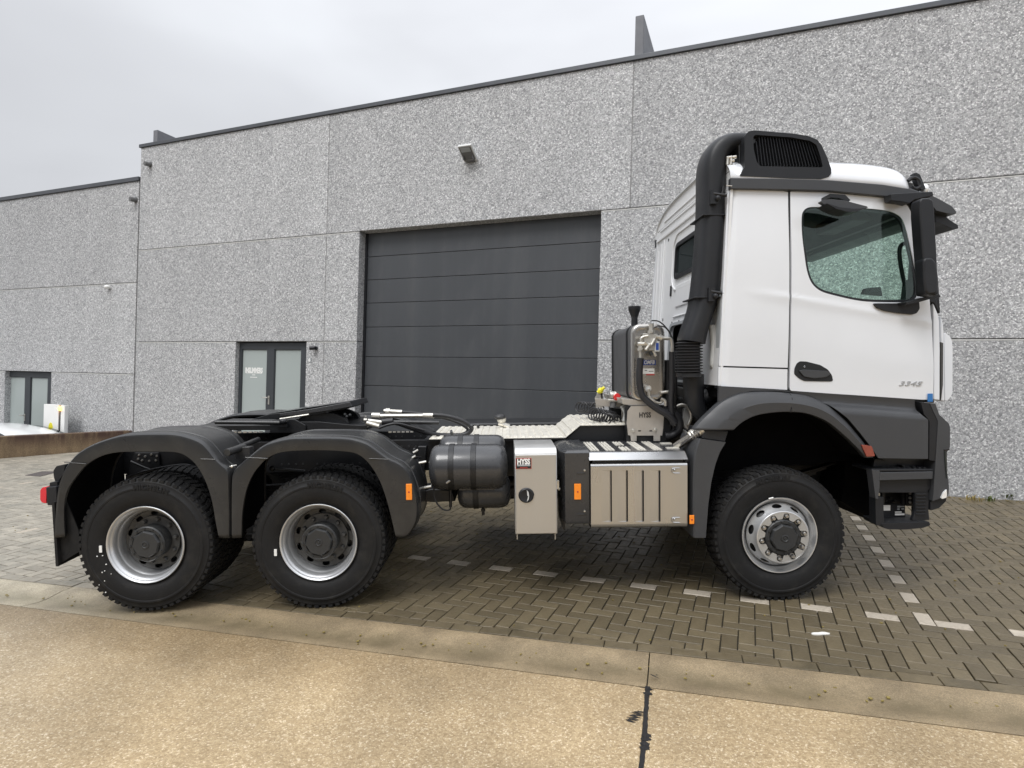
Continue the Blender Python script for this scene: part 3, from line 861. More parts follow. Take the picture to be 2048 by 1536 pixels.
# roller door
zs = [Z2 + .1] + [wal(1196, p, 0.25)[1] for p in (484, 538, 592, 648, 717, 784)] + [1.19, 0.60, 0.24]
rd = obj('roller_door', M().box(DL + .02, DR - .02, 0.285, 0.30, 0.2, Z2 + .1), 'black_plastic', wh, 'B', smooth=0, label='dark grey sectional roller door')
for a, b_ in zip(zs[:-1], zs[1:]):
    obj('door_section', M().box(DL - .02, DR + .03, 0.235, 0.28, b_ + .0045, a - .0045), 'door_grey', rd, 'B', bevel=.005, smooth=0)
obj('door_seal', M().box(DL + .0, DL + .045, 0.20, 0.236, 0.2, Z2), 'black_plastic', wh, 'B', smooth=0)
obj('lintel', M().box(DL - .05, DR + .05, 0.252, 0.40, Z2 - .0, Z2 + .3), 'wall_core', wh, 'B', smooth=0)

def entrance(parent, x0, x1, zb, zt, panes, handle, y=0.11):
    fr = plate([(x0, zb), (x1, zb), (x1, zt), (x0, zt)], [[(a, c), (b_, c), (b_, d), (a, d)] for a, b_, c, d in panes], y, y + .07)
    d = obj('entrance_door', fr, 'frame_grey', parent, 'B', bevel=.004, smooth=0)
    for a, b_, c, dd in panes:
        obj('pane', M().box(a - .01, b_ + .01, y + .035, y + .045, c - .01, dd + .01), 'frosted_glass', d, 'B', smooth=0)
        m = M()
        for u0, u1, v0, v1 in ((a, b_, dd - .016, dd + .002), (a, b_, c - .002, c + .016), (a - .002, a + .014, c, dd), (b_ - .014, b_ + .002, c, dd)):
            m.box(u0, u1, y + .012, y + .036, v0, v1)
        obj('glazing_bead', m, 'frame_grey', d, 'B', smooth=0)
    hx, hz = handle
    m = M().box(hx - .018, hx + .018, y - .012, y, hz - .13, hz + .06).tube([(hx, y - .01, hz + .02), (hx, y - .06, hz + .02), (hx - .03, y - .065, hz + .02), (hx - .13, y - .06, hz + .02)], .012)
    obj('handle', m, 'zinc', d, 'B', bevel=.003)
    # wall behind the glass and the reveal floor
    obj('door_sill', M().box(x0, x1, 0.0, 0.25, zb - .06, zb), 'gutter_concrete', parent, 'B', smooth=0)
    return d
yD = 0.11
P = []
for (a, b_) in ((482, 533), (547.5, 601)):
    P.append((wal(a, 750, yD)[0], wal(b_, 750, yD)[0], 0.42, wal(505, 698, yD)[1]))
d1 = entrance(wh, wal(470, 750, yD)[0] - .06, wal(611, 750, yD)[0] + .02, 0.22, 2.66, P, (wal(538, 795, yD)[0], wal(538, 797, yD)[1]))
# lettering on the left pane
cx, cz = wal(507.5, 741, yD + .03)
wall_text('INSLIMMERS', cx, yD + .034, cz, 0.15, 'white_label', d1, 'B', sx=0.62, bold=.008, depth=.0008)
m = M()
for (a, b_, c, d) in ((491.2, 524, 745.6, 747.2), (504, 510.5, 749, 750.6), (500, 514, 753.5, 755.3)):
    x0, z1 = wal(a, c, yD + .03); x1, z0 = wal(b_, d, yD + .03); m.box(x0, x1, yD + .0325, yD + .034, z0, z1)
obj('lettering_rule', m, 'white_label', d1, 'B', smooth=0)
# neighbour
for a, b_, c in ((-13.79, -20.05, 0), (-20.05, -26.3, 0), (-26.3, -32.5, 0)):
    panel(b_, a, 4.12, 6.575, nb); panel(b_, a, 1.906, 4.12, nb)
NL, NR = wal(9, 790, 0)[0], wal(101, 790, 0)[0]
panel(NR, -13.79, -0.85, 1.906, nb); panel(-20.05, NL, -0.85, 1.906, nb); panel(-26.3, -20.05, -0.85, 1.906, nb); panel(-32.5, -26.3, -0.85, 1.906, nb)
core = M().box(-32.5, -13.83, .255, .4, 1.6, 6.5).box(NR + .05, -13.83, .255, .4, -.8, 1.59).box(-32.5, NL - .05, .255, .4, -.8, 1.59)
obj('wall_core', core, 'wall_core', nb, 'B', smooth=0)
obj('roof', M().box(-32.5, -13.85, 0.41, 18, 6.2, 6.4), 'wall_core', nb, 'B', smooth=0)
obj('coping', M().box(-32.6, -13.78, -0.035, 0.45, 6.57, 6.668), 'coping', nb, 'B', bevel=.006, smooth=0)
P = []
for (a, b_) in ((17, 49), (60, 94.5)):
    P.append((wal(a, 790, yD)[0], wal(b_, 790, yD)[0], -0.4, wal(40, 753.5, yD)[1]))
entrance(nb, wal(9, 790, yD)[0] - .03, wal(101, 790, yD)[0] + .02, -0.6, 1.895, P, (wal(50, 830, yD)[0], wal(47, 832, yD)[1]))

# ---- the hall across the road behind the camera (the glazed doors and the paint reflect it)
oh = empty('hall', (-2, -34, 0), 'B', 'long grey hall across the road, showing only as a reflection in the right entrance pane', 'building')
obj('wall', M().box(-42, 38, -36, -33, -1.2, 6.6), 'hall_cladding', oh, 'B', smooth=0)
obj('roof_edge', M().box(-42.1, 38.1, -36.1, -32.9, 6.6, 6.9), 'coping', oh, 'B', smooth=0)
for k in range(7): obj('gate', M().box(-38 + k * 11, -33.5 + k * 11, -32.98, -32.9, -.6, 4.2), 'door_grey', oh, 'B', smooth=0)

# ---- small things on the facade
def mounted(name, label, cat): return label, cat
# floodlight
fx, fz = wal(936, 306, -0.15)
fl = empty('floodlight', (fx, -0.05, fz), 'B', 'square flat grey floodlight high on the wall above the roller door', 'lamp')
c = Vector((fx, -0.16, fz)); tilt = radians(32)
ax = (Vector((1, 0, 0)), Vector((0, cos(tilt), sin(tilt))), Vector((0, -sin(tilt), cos(tilt))))
# tilted face: looks down and outwards
ax = (Vector((1, 0, 0)), Vector((0, -cos(tilt), sin(tilt))).normalized(), Vector((0, sin(tilt), cos(tilt))).normalized())
obj('lamp_housing', M().obox(c, ax, (0.135, 0.17, 0.028)), 'lamp_light_grey', fl, 'B', bevel=.008)
obj('lamp_glass', M().obox(c - ax[2] * 0.031 + ax[1] * .01, ax, (0.115, 0.135, 0.004)), 'lamp_grey', fl, 'B', bevel=.002)
obj('led_strip', M().obox(c - ax[2] * 0.037 + ax[1] * 0.09, ax, (0.095, 0.045, 0.002)), 'grey_label', fl, 'B')
obj('bracket', M().box(fx - .08, fx + .08, -.06, -.001, fz - .12, fz - .06).box(fx - .1, fx - .085, -.16, -.02, fz - .11, fz - .03).box(fx + .085, fx + .1, -.16, -.02, fz - .11, fz - .03), 'lamp_grey', fl, 'B', bevel=.003)
# camera by the entrance
sx_, sz_ = wal(628, 697, -0.05)
cc = empty('security_camera', (sx_, -0.02, sz_), 'B', 'small black camera on the wall right of the glazed entrance', 'camera')
obj('camera_base', M().lathe([(0.001, -.05), (.038, -.05), (.04, -.001)], (sx_ + .02, 0, sz_ + .01), 16), 'black_plastic', cc, 'B')
obj('camera_body', M().tube([(sx_ + .03, -.06, sz_ + .01), (sx_ - .06, -.12, sz_ - .0)], .038, 14), 'black_gloss', cc, 'B', bevel=.004)
# house number
nx, nz = wal(619, 720, -0.005)
hn = obj('house_number', M().box(nx - .045, nx + .045, -.008, -.0, nz - .05, nz + .05), 'grey_label', frame='B', label='small pale number plate 6 under the camera by the entrance', cat='sign', bevel=.002)
wall_text('6', nx, -.009, nz, 0.10, 'white_label', hn, 'B', bold=.004)
# dusk sensors and motion sensor near the building corner
for px, py, nm, lab, ct, r, mt in ((297, 328, 'wall_sensor', 'small dark spout at the very top left corner of the tall warehouse', 'spout', .05, 'lamp_grey'),
                                   (268, 399, 'wall_sensor', 'small dark spout just under the coping of the lower warehouse', 'spout', .055, 'lamp_grey')):
    x_, z_ = wal(px, py, -0.05)
    obj(nm, M().tube([(x_, 0.0, z_ + .0), (x_ - .02, -.14, z_ - .01)], r, 14).lathe([(r, -.001), (r * 1.3, -.001), (r * 1.3, -.012), (r, -.012)], (x_, 0, z_), 16), mt, frame='B', label=lab, cat=ct)
x_, z_ = wal(215, 574, -0.05)
ms = obj('motion_sensor', M().sphere((x_, -.07, z_), .055, 10, (1.2, 1, .9)).box(x_ - .04, x_ + .04, -.03, -.0, z_ - .03, z_ + .05), 'white_label', frame='B', label='little white motion sensor on the lower warehouse wall near its corner', cat='sensor')

# ---- white cabinet with a yellow mark and a lit amber lamp, beyond the ramp wall
cb = empty('cabinet', (-16.8, -.3, -.6), 'B', 'white upright cabinet with yellow mark and glowing amber lamp beside the left entrance', 'cabinet')
yc = -0.40
xa, za = wal(87.5, 808, yc); xb, _ = wal(117, 809, yc); xc, _ = wal(121.5, 809, yc); xd, _ = wal(129.5, 811, yc)
obj('panel', M().box(xa, xb, yc, yc + .09, -.6, za), 'white_label', cb, 'B', bevel=.01)
obj('gap', M().box(xb - .02, xc + .02, yc + .03, yc + .08, -.6, za - .02), 'black_plastic', cb, 'B')
obj('side_panel', M().box(xc, xd, yc, yc + .09, -.6, za - .01), 'white_label', cb, 'B', bevel=.01)
lx, lz = wal(119, 817, yc - .03)
obj('lamp', M().sphere((lx, yc - .01, lz), .06, 8), 'amber_lit', cb, 'B')
mx0, mz0 = wal(101, 857, yc - .004)
obj('yellow_mark', M().prism([(mx0 + .085 * cos(t), mz0 + .15 * sin(t)) for t in [2 * pi * k / 20 for k in range(20)]], yc - .006, yc - .001), 'yellow_sign', cb, 'B')

# ---- white car parked in the lower yard, only its roof shows above the wall
car = empty('parked_car', (-19.2, -1.7, -.62), 'B', 'white car behind the low wall with only its roof showing', 'car')
y0c, y1c = -1.95, -.35
def cp(px, py): return wal(px, py, -1.15)
rr = cp(0, 847); re = cp(88, 868)
zr = rr[1]
xr = re[0]
prof_roof = [(xr - 3.1, zr - .62), (xr - 2.5, zr - .12), (xr - 1.7, zr + .0), (xr - .9, zr - .04), (xr - .35, zr - .14), (xr + .0, zr - .28), (xr + .08, zr - .62)]
top = spline(prof_roof, 5)
rings = []
for (x, z) in top:
    hw = 0.86 - max(0, (zr - z)) * -0.0
    ring = []
    for k in range(13):
        t = k / 12 * 2 - 1
        w2 = (y1c - y0c) / 2 * (0.74 + .26 * min(1, max(0, zr - z) / .62)); ring.append((x, (y0c + y1c) / 2 + t * w2, z - 0.10 * abs(t) ** 3 * (1)))
    rings.append(ring)
obj('roof', M().loft(rings, cap=False, closed=False), 'car_white', car, 'B', smooth=60, solid=.02)
body = roundpoly([(xr - 4.0, -.35), (xr + .06, -.35), (xr + .08, zr - .72), (xr + .05, zr - .63), (xr - 3.1, zr - .63), (xr - 4.05, zr - .85)], .15)
obj('body', M().prism(body, y0c - .03, y1c + .03), 'car_white', car, 'B', bevel=.06, segs=3)
obj('window', M().prism([(x * 1.0, z - .06) for x, z in top if z > zr - .60] + [(xr + .0, zr - .60), (xr - 2.9, zr - .60)], y0c + .14, y1c - .14), 'glass_dark', car, 'B')
for wx in (xr - 3.2, xr - .6):
    for wy in (y0c, y1c - .2): obj('wheel', M().lathe([(.001, 0), (.18, 0), (.2, .02), (.3, .02), (.31, .1), (.3, .18), (.001, .18)], (wx, wy, -.31), 20), 'rubber', car, 'B')

# ---- manhole cover, litter, weeds
mp = [gr(50, 951), gr(84, 943), gr(118, 943.5), gr(80, 953)]
obj('manhole_cover', M().prismz([tuple(p) for p in mp], -0.01, 0.006), 'cast_iron', label='dark square manhole cover in the paving left of the lorry', cat='manhole cover', bevel=.003)
lc = gr(1641, 1268)
pp = []
for k in range(18):
    t = 2 * pi * k / 18; rr_ = (0.055 + .02 * noise.noise(Vector((cos(t), sin(t), 4)))) * (1 + .3 * cos(2 * t))
    pp.append((lc[0] + rr_ * cos(t) * .9, lc[1] + rr_ * sin(t) * .42))
obj('litter', M().prismz(pp, -0.001, 0.006), 'litter', label='small white scrap on the pavers in front of the front wheel', cat='litter', smooth=0)
rdb = random.Random(21)
deb = M()
for k in range(420):
    if k < 170:
        q = b2g(rdb.uniform(-6, 9), -abs(rdb.gauss(0, .12)) - .01)
    elif k < 290: q = Vector(kp(rdb.uniform(-1, 9), -abs(rdb.gauss(.2, .07))))
    else: q = Vector(kp(rdb.uniform(-3, 11), rdb.uniform(.1, 3.5)))
    a = rdb.uniform(0, pi); l_ = rdb.uniform(.003, .010); w_ = l_ * rdb.uniform(.4, .9)
    zz = .003 if q.y == q.y and (q - K0).dot(kn) > 0 else -.012
    c_ = Vector((q.x, q.y, zz)); deb.obox(c_, (Vector((cos(a), sin(a), 0)), Vector((-sin(a), cos(a), 0)), Vector((0, 0, 1))), (l_, w_, .003))
obj('debris', deb, 'leaf_dry', yard, smooth=0, kind='stuff')
rw_ = random.Random(11)
def weed(px, py, h, n, mat, label):
    x, y = gr(px, py); m = M()
    for k in range(n):
        a = rw_.uniform(0, 2 * pi); l = h * rw_.uniform(.5, 1.1); w_ = l * rw_.uniform(.12, .24); bx, by = x + rw_.uniform(-.05, .05), y + rw_.uniform(-.03, .03)
        bend = rw_.uniform(.3, .9); d = Vector((cos(a), sin(a), 0)); sdv = Vector((-sin(a), cos(a), 0))
        p0 = Vector((bx, by, -.01)); p1 = p0 + d * l * .35 * bend + Vector((0, 0, l * .6)); p2 = p0 + d * l * bend + Vector((0, 0, l * (1 - .35 * bend)))
        m.add([p0 - sdv * .003, p0 + sdv * .003, p1 + sdv * w_ / 2, p1 - sdv * w_ / 2, p2], [(0, 1, 2, 3), (3, 2, 4)])
    obj('weed', m, mat, label=label, cat='weed', smooth=0, group='weeds along the wall foot')
weed(1942, 1000, .10, 16, 'leaf_dry', 'yellowish withered weed at the foot of the wall, nearest the bumper')
weed(1957, 1003, .08, 12, 'leaf_dry', 'tiny pale weed standing just out from the wall, second from the bumper')
weed(1980, 1002, .11, 18, 'leaf', 'yellow-green weed at the wall foot, third from the bumper')
weed(2020, 999, .14, 40, 'leaf', 'widest green weed tuft at the wall foot near the right picture edge')
weed(36, 908, .10, 14, 'leaf_dry', 'pale withered weed at the foot of the stained low wall')
# ================================================================== THE LORRY
truck = empty('tractor_unit', (2.6, 1.25, 0.0), 'G', 'white three-axle tractor unit with black mudguards, parked side-on in front of the roller door', 'lorry')
def part(name, m, mat, parent=None, **kw): return obj(name, m, mat, parent or truck, 'G', **kw)
def resamp(pts, n):
    P = [Vector(p) for p in pts]; L = [0]
    for a, b in zip(P[:-1], P[1:]): L.append(L[-1] + (b - a).length)
    out = []; k = 0
    for i in range(n):
        s = L[-1] * i / (n - 1)
        while k < len(P) - 2 and L[k + 1] < s: k += 1
        t = (s - L[k]) / max(1e-9, L[k + 1] - L[k]); out.append(tuple(P[k].lerp(P[k + 1], t)))
    return out

# ------------------------------------------------------------------ wheels
NEARX = (0.034, 1.366); FRX = 4.976; WZ = 0.519; TR = 0.5155
def lugs(m, cx, yo, s, r0, r1, n, y0, y1, fill, skew=0.0, phase=0.0, taper=0.0, shoulder=False):
    for k in range(n):
        a = 2 * pi * (k + phase) / n; h = pi / n * fill
        vs = []
        for (yy, sk, rr) in ((y0, 0, 1), (y1, skew, 1)):
            for (da, r) in ((-h, r0), (h, r0), (h * (1 - taper), r1), (-h * (1 - taper), r1)):
                ry = r - (0.012 if shoulder and yy == y0 and r == r1 else 0)
                vs.append((cx + ry * cos(a + da + sk), yo + s * yy, WZ + ry * sin(a + da + sk)))
        m.add(vs, [(0, 1, 2, 3), (7, 6, 5, 4), (0, 4, 5, 1), (1, 5, 6, 2), (2, 6, 7, 3), (3, 7, 4, 0)])
def tyre_mesh(cx, yo, s, n=58, detail=True):
    m = M()
    pr = [(.283, .042), (.296, .030), (.312, .024), (.330, .010), (.360, .001), (.400, -.004), (.432, -.001), (.436, -.004), (.448, -.004), (.452, .001), (.478, .010), (.488, .010), (.500, .022), (TR, .040)]
    pr += [(TR + .002, .155)] + [(r, .31 - y) for r, y in reversed(pr)]
    m.lathe([(r, s * y) for r, y in pr], (cx, yo, WZ), 96)
    if detail:
        lugs(m, cx, yo, s, .494, TR + .012, n, .014, .085, .62, 0.02, 0, .1, True)
        lugs(m, cx, yo, s, .494, TR + .012, n, .296, .225, .62, -0.02, .5, .1, True)
        lugs(m, cx, yo, s, .505, TR + .011, n, .095, .150, .74, 0.03, .3, .08)
        lugs(m, cx, yo, s, .505, TR + .011, n, .160, .215, .74, -0.03, .8, .08)
    return m
def sidewall_text(body, cx, yo, s, amid, r, size, parent):
    m = text_mesh(body, size * 1.3, depth=.0025, bold=.003, spacing=1.2)
    def f(v):
        a = amid - v.x / r
        rr = r + v.y
        return Vector((cx + rr * cos(a), yo + s * (-.0045) - v.z, WZ + rr * sin(a)))
    m.xf(f); return obj('sidewall_lettering', m, 'rubber', parent, 'G', smooth=0)
def cone_with_holes(cx, yo, s, r0, y0, r1, y1, nh, hr, rc, phase=0.0):
    """conical disc between radii with nh real oval hand holes"""
    Lc = hypot(r1 - r0, y1 - y0); holes = []
    tc = (rc - r0) / (r1 - r0)
    for k in range(nh):
        a = 2 * pi * (k + .5) / nh
        holes.append([(a + hr * 1.25 / rc * cos(t), Lc * tc + hr * .86 * sin(t)) for t in [2 * pi * q / 18 for q in range(18)]])
    cuts = [2 * pi * k / 72 for k in range(1, 72)]
    m = plate([(0, 0), (2 * pi, 0), (2 * pi, Lc), (0, Lc)], holes, -.003, .003, cuts_x=cuts)
    def f(v):
        t = v.z / Lc; r = r0 + (r1 - r0) * t; a = v.x + phase
        return Vector((cx + r * cos(a), yo + s * (y0 + (y1 - y0) * t + v.y), WZ + r * sin(a)))
    return m.xf(f)
def nuts(cx, yo, s, rc, y0, h, parent, mat='nut_steel', n=10, phase=0.0, sockets=True):
    for k in range(n):
        a = 2 * pi * k / n + phase
        c = (cx + rc * cos(a), yo + s * y0, WZ + rc * sin(a))
        m = M().lathe([(.001, -s * h * 1.0), (.011, -s * h), (.013, -s * h * .86), (.0165, -s * h * .45), (.0165, 0), (.021, 0), (.021, s * .004)], c, 12)
        obj('wheel_nut', m, mat, parent, 'G', smooth=30)
def hubcap(cx, yo, s, y0, depth, parent):
    pr = [(.138, s * y0), (.138, s * (y0 - .02)), (.130, s * (y0 - .028)), (.108, s * (y0 - .028))]
    m = M().lathe(pr, (cx, yo, WZ), 40)
    # octagonal cover
    def octring(r, y): return [(cx + r * cos(pi / 4 * k + .15), yo + s * y, WZ + r * sin(pi / 4 * k + .15)) for k in range(8)]
    m.loft([octring(.110, y0 - .026), octring(.108, y0 - depth + .012), octring(.098, y0 - depth)], cap=True)
    m.lathe([(.030, s * (y0 - depth + .002)), (.030, s * (y0 - depth - .004)), (.022, s * (y0 - depth - .006)), (.018, s * (y0 - depth - .001)), (.010, s * (y0 - depth - .001)), (.008, s * (y0 - depth - .005)), (.001, s * (y0 - depth - .005))], (cx, yo, WZ), 20)
    for k in range(12):
        a = 2 * pi * k / 12 + .1
        m.lathe([(.008, s * (y0 - .030)), (.008, s * (y0 - .036)), (.001, s * (y0 - .037))], (cx + .123 * cos(a), yo, WZ + .123 * sin(a)), 6)
    return obj('hub_cap', m, 'hub_grey', parent, 'G', smooth=32)
def front_wheel(cx, yo, s, lettering=True):
    drum = M().lathe([(.001, s * .30), (.20, s * .30), (.21, s * .27), (.21, s * .12), (.15, s * .05), (.13, s * -.01), (.001, s * -.01)], (cx, yo, WZ), 32)
    w = part('wheel', drum, 'hub_grey')
    ty = obj('tyre', tyre_mesh(cx, yo, s), 'rubber', w, 'G', smooth=35)
    rim = M().lathe([(.284, s * .052), (.288, s * .036), (.296, s * .024), (.300, s * .014), (.297, s * .008), (.290, s * .009), (.284, s * .020), (.276, s * .036), (.262, s * .050), (.256, s * .085), (.252, s * .105), (.246, s * .106), (.244, s * .085)], (cx, yo, WZ), 96)
    obj('rim', rim, 'steel_rim', w, 'G', smooth=50)
    disc = cone_with_holes(cx, yo, s, .206, -.040, .250, .055, 10, .031, .232, .10)
    disc.lathe([(.206, s * -.0425), (.202, s * -.046), (.197, s * -.046), (.194, s * -.040)], (cx, yo, WZ), 72)
    obj('wheel_disc', disc, 'steel_rim', w, 'G', smooth=45)
    back = M().lathe([(.243, s * .10), (.20, s * .03), (.12, s * -.0)], (cx, yo, WZ), 48)
    obj('inner_drum', back, 'chassis_black', w, 'G')
    # scalloped flange
    pts = []
    nseg = 200
    for k in range(nseg):
        a = 2 * pi * k / nseg
        ph = (a / (2 * pi / 10) + .5) % 1 - .5          # 0 at a nut
        d = abs(ph) * 2 * pi / 10 * .168
        r = .190 if False else (.150 if d > .030 else .150 + .0)
        pts.append((cx + .196 * cos(a), WZ + .196 * sin(a)))
    inner = []
    for k in range(nseg):
        a = 2 * pi * k / nseg
        ph = (a / (2 * pi / 10) + .5) % 1 - .5
        d = abs(ph) * (2 * pi / 10) * .168
        if d < .024: r = .168 + sqrt(max(0, .024 ** 2 - d ** 2)) * .95
        else: r = .168 - min(.026, (d - .024) * 3.0)
        inner.append((cx + r * cos(a + 0.16), WZ + r * sin(a + 0.16)))
    y = yo + s * -.044
    fl = plate(pts, [inner], min(y, y + s * .006), max(y, y + s * .006))
    obj('wheel_flange', fl, 'bare_alloy', w, 'G', bevel=.0015, smooth=0)
    obj('flange_back', M().lathe([(.198, s * -.030), (.14, s * -.026), (.12, s * -.026)], (cx, yo, WZ), 48), 'hub_grey', w, 'G')
    nuts(cx, yo, s, .168, -.030, .030, w, phase=.16)
    hubcap(cx, yo, s, -.022, .055, w)
    if lettering:
        sidewall_text('MICHELIN', cx, yo, s, radians(98), .455, .040, w)
        a = radians(104)
        obj('balance_weight', M().tube([(cx + .306 * cos(a + .06), yo + s * .005, WZ + .306 * sin(a + .06)), (cx + .306 * cos(a - .06), yo + s * .005, WZ + .306 * sin(a - .06))], .006, 6), 'white_label', w, 'G')
    return w
def rear_wheel(cx, yo, s, outer=True, mark=None):
    drum = M().lathe([(.001, s * .29), (.20, s * .29), (.2, s * .2), (.14, s * .18), (.001, s * .18)], (cx, yo, WZ), 24)
    w = part('wheel', drum, 'hub_grey')
    obj('tyre', tyre_mesh(cx, yo, s), 'rubber', w, 'G', smooth=35)
    rim = M().lathe([(.284, s * .045), (.290, s * .030), (.298, s * .018), (.301, s * .008), (.297, s * .003), (.290, s * .005), (.284, s * .018), (.277, s * .030), (.264, s * .040), (.262, s * .075), (.256, s * .086), (.249, s * .092), (.244, s * .130), (.240, s * .175)], (cx, yo, WZ), 96)
    obj('rim', rim, 'steel_rim', w, 'G', smooth=50)
    if outer:
        disc = cone_with_holes(cx, yo, s, .150, .178, .238, .160, 10, .024, .210, .05)
        obj('wheel_disc', disc, 'disc_grey', w, 'G', smooth=45)
        obj('inner_drum', M().lathe([(.24, s * .30), (.24, s * .22), (.10, s * .20)], (cx, yo, WZ), 32), 'chassis_black', w, 'G')
        pts = [(cx + .193 * cos(2 * pi * k / 64), WZ + .193 * sin(2 * pi * k / 64)) for k in range(64)]
        inn = [(cx + .130 * cos(2 * pi * k / 64), WZ + .130 * sin(2 * pi * k / 64)) for k in range(64)]
        y = yo + s * .146
        obj('wheel_flange', plate(pts, [inn], min(y, y + s * .005), max(y, y + s * .005)), 'disc_grey', w, 'G', smooth=0)
        nuts(cx, yo, s, .168, .146, .028, w, mat='disc_grey', phase=.16)
        obj('hub', M().lathe([(.132, s * .16), (.132, s * .06), (.126, s * .05), (.001, s * .05)], (cx, yo, WZ), 36), 'hub_grey', w, 'G', smooth=40)
        hubcap(cx, yo, s, .052, .045, w)
        if mark is not None:
            a = mark
            obj('balance_weight', M().box(cx + .335 * cos(a) - .010, cx + .335 * cos(a) + .010, yo - .006 if s > 0 else yo, yo + .0 if s > 0 else yo + .006, WZ + .335 * sin(a) - .026, WZ + .335 * sin(a) + .026), 'white_label', w, 'G')
            sidewall_text('MICHELIN', cx, yo, s, radians(82), .450, .040, w)
    return w
for cx, mk_ in zip(NEARX, (radians(184), radians(192))):
    rear_wheel(cx, 0.0, 1, True, mk_); rear_wheel(cx, 0.345, 1, False)
    rear_wheel(cx, 2.50, -1, True); rear_wheel(cx, 2.155, -1, False)
sw = M()
for px, py, r in ((194, 1113, 1.5), (205, 1111.5, 1.4), (212, 1129, 1.6), (204, 1145, 1.4), (209, 1142, 1.2), (209, 1162, 1.2), (222, 1148, 1), (211, 1185, 1.5), (198, 1170, .9)):
    x, z = at(px, py, -.004); sw.sphere((x, -.002, z), r * .0035, 4)
part('paint_specks', sw, 'white_label', kind='stuff')
front_wheel(FRX, 0.015, 1); front_wheel(FRX, 2.485, -1, False)

# ------------------------------------------------------------------ rear mudguards
def mudguard(outer, inner, side=1, y0=0.0, wid=.62, name='mudguard', mat='fender_plastic', n=70, ribs=True, yref=None):
    yr = y0
    O = resamp(spline(ats(outer, 0.0), 3), n); I = resamp(spline(ats(inner, 0.0), 3), n)
    rings = []
    def Y(y): return y0 + y if side == 1 else 2.5 - y0 - y
    for (ox, oz), (ix, iz) in zip(O, I):
        d = Vector((ox - ix, oz - iz)); d.normalize()
        def P(off, y): return (ox + d.x * off, Y(y), oz + d.y * off)
        ring = [(ix, Y(.030), iz), (ix, Y(.012), iz)]
        ring += [P(-.030, 0.0), P(-.012, .004), P(-.002, .020), P(0, .050)]
        if ribs: ring += [P(0, .115), P(.006, .120), P(.006, .132), P(0, .137), P(0, .50), P(.006, .505), P(.006, .517), P(0, .522)]
        ring += [P(0, wid - .02), P(-.012, wid), P(-.03, wid)]
        rings.append(ring)
    m = M().loft(rings, cap=False, closed=False)
    shade_sheet = []
    for (ox, oz), (ix, iz) in zip(O, I):
        d = Vector((ox - ix, oz - iz)); d.normalize()
        shade_sheet.append([(ix, Y(.034), iz), (ox - d.x * .02, Y(.036), oz - d.y * .02), (ox - d.x * .02, Y(wid - .02), oz - d.y * .02)])
    g = part(name, m, mat, smooth=32, solid=.006)
    obj('shade_sheet', M().loft(shade_sheet, cap=False, closed=False), 'shade_black', g, 'G', smooth=40)  # black sheet added inside the guard as painted shade
    return g
F1o = [(106, 1075), (110, 1010), (116, 971), (121, 955), (127, 939), (137, 925), (150, 910), (164, 900), (182, 890), (205, 881), (240, 871), (280, 867.5), (320, 867), (350, 868), (380, 875), (403, 885), (418, 900), (430, 916), (443, 929), (454, 938), (458, 952), (459, 985), (460, 1030), (460, 1076)]
F1i = [(127, 1075), (125, 1020), (131, 983), (149, 954), (170, 930), (200, 912), (236, 904), (290, 903), (349, 904), (373, 913), (394, 933), (412, 966), (424, 1005), (430, 1040), (437, 1076)]
F2o = [(461, 1076), (461, 1030), (461.5, 985), (463, 952), (470, 937), (484, 925), (499, 912), (526, 891), (550, 882), (578, 876), (600, 875), (633, 875), (665, 875), (699, 877), (720, 882), (738, 889), (760, 905), (778, 918), (797, 926), (812, 938), (824, 960), (835, 1000), (834, 1040), (822, 1064), (810, 1075)]
F2i = [(481, 1076), (482, 1034), (487, 996), (496, 966), (511, 939), (535, 915), (568, 903), (640, 900), (693, 903), (717, 909), (738, 927), (759, 960), (774, 1002), (785, 1045), (792, 1075)]
f1 = mudguard(F1o, F1i); f2 = mudguard(F2o, F2i)
mudguard(F1o, F1i, -1); mudguard(F2o, F2i, -1)
# seams across the skirts
for pts in ([(128, 924.5), (172, 928)], [(401, 918), (430, 919)], [(490, 915), (535, 917)], [(738, 917), (779, 919)]):
    (x0, z0), (x1, z1) = ats(pts, -.004)
    part('seam', M().tube([(x0, -.001, z0), (x1, -.001, z1)], .0035, 6), 'fender_plastic')
# mud flap behind the rear wheel
(xa, za), (xb, zb), (xc, zc), (xd, zd) = ats([(103, 1005), (158, 1005), (157, 1104), (111, 1133)], .01)
part('mud_flap', M().add([(xa, .012, za), (xa + .02, .012, za), (xd + .02, .012, zd), (xd, .012, zd), (xa, .60, za), (xa + .02, .60, za), (xd + .02, .60, zd + .02), (xd, .60, zd + .02)],
     [(0, 1, 2, 3), (7, 6, 5, 4), (0, 4, 5, 1), (1, 5, 6, 2), (2, 6, 7, 3), (3, 7, 4, 0)]), 'rubber')
flap2 = ats([(107, 1005), (131, 1000), (157, 1060), (160, 1102), (112, 1132)], .05)
part('mud_flap', M().prism(flap2, .05, .06), 'rubber')
part('mud_flap', M().prism([(x, z) for x, z in flap2], 2.44, 2.45), 'rubber')
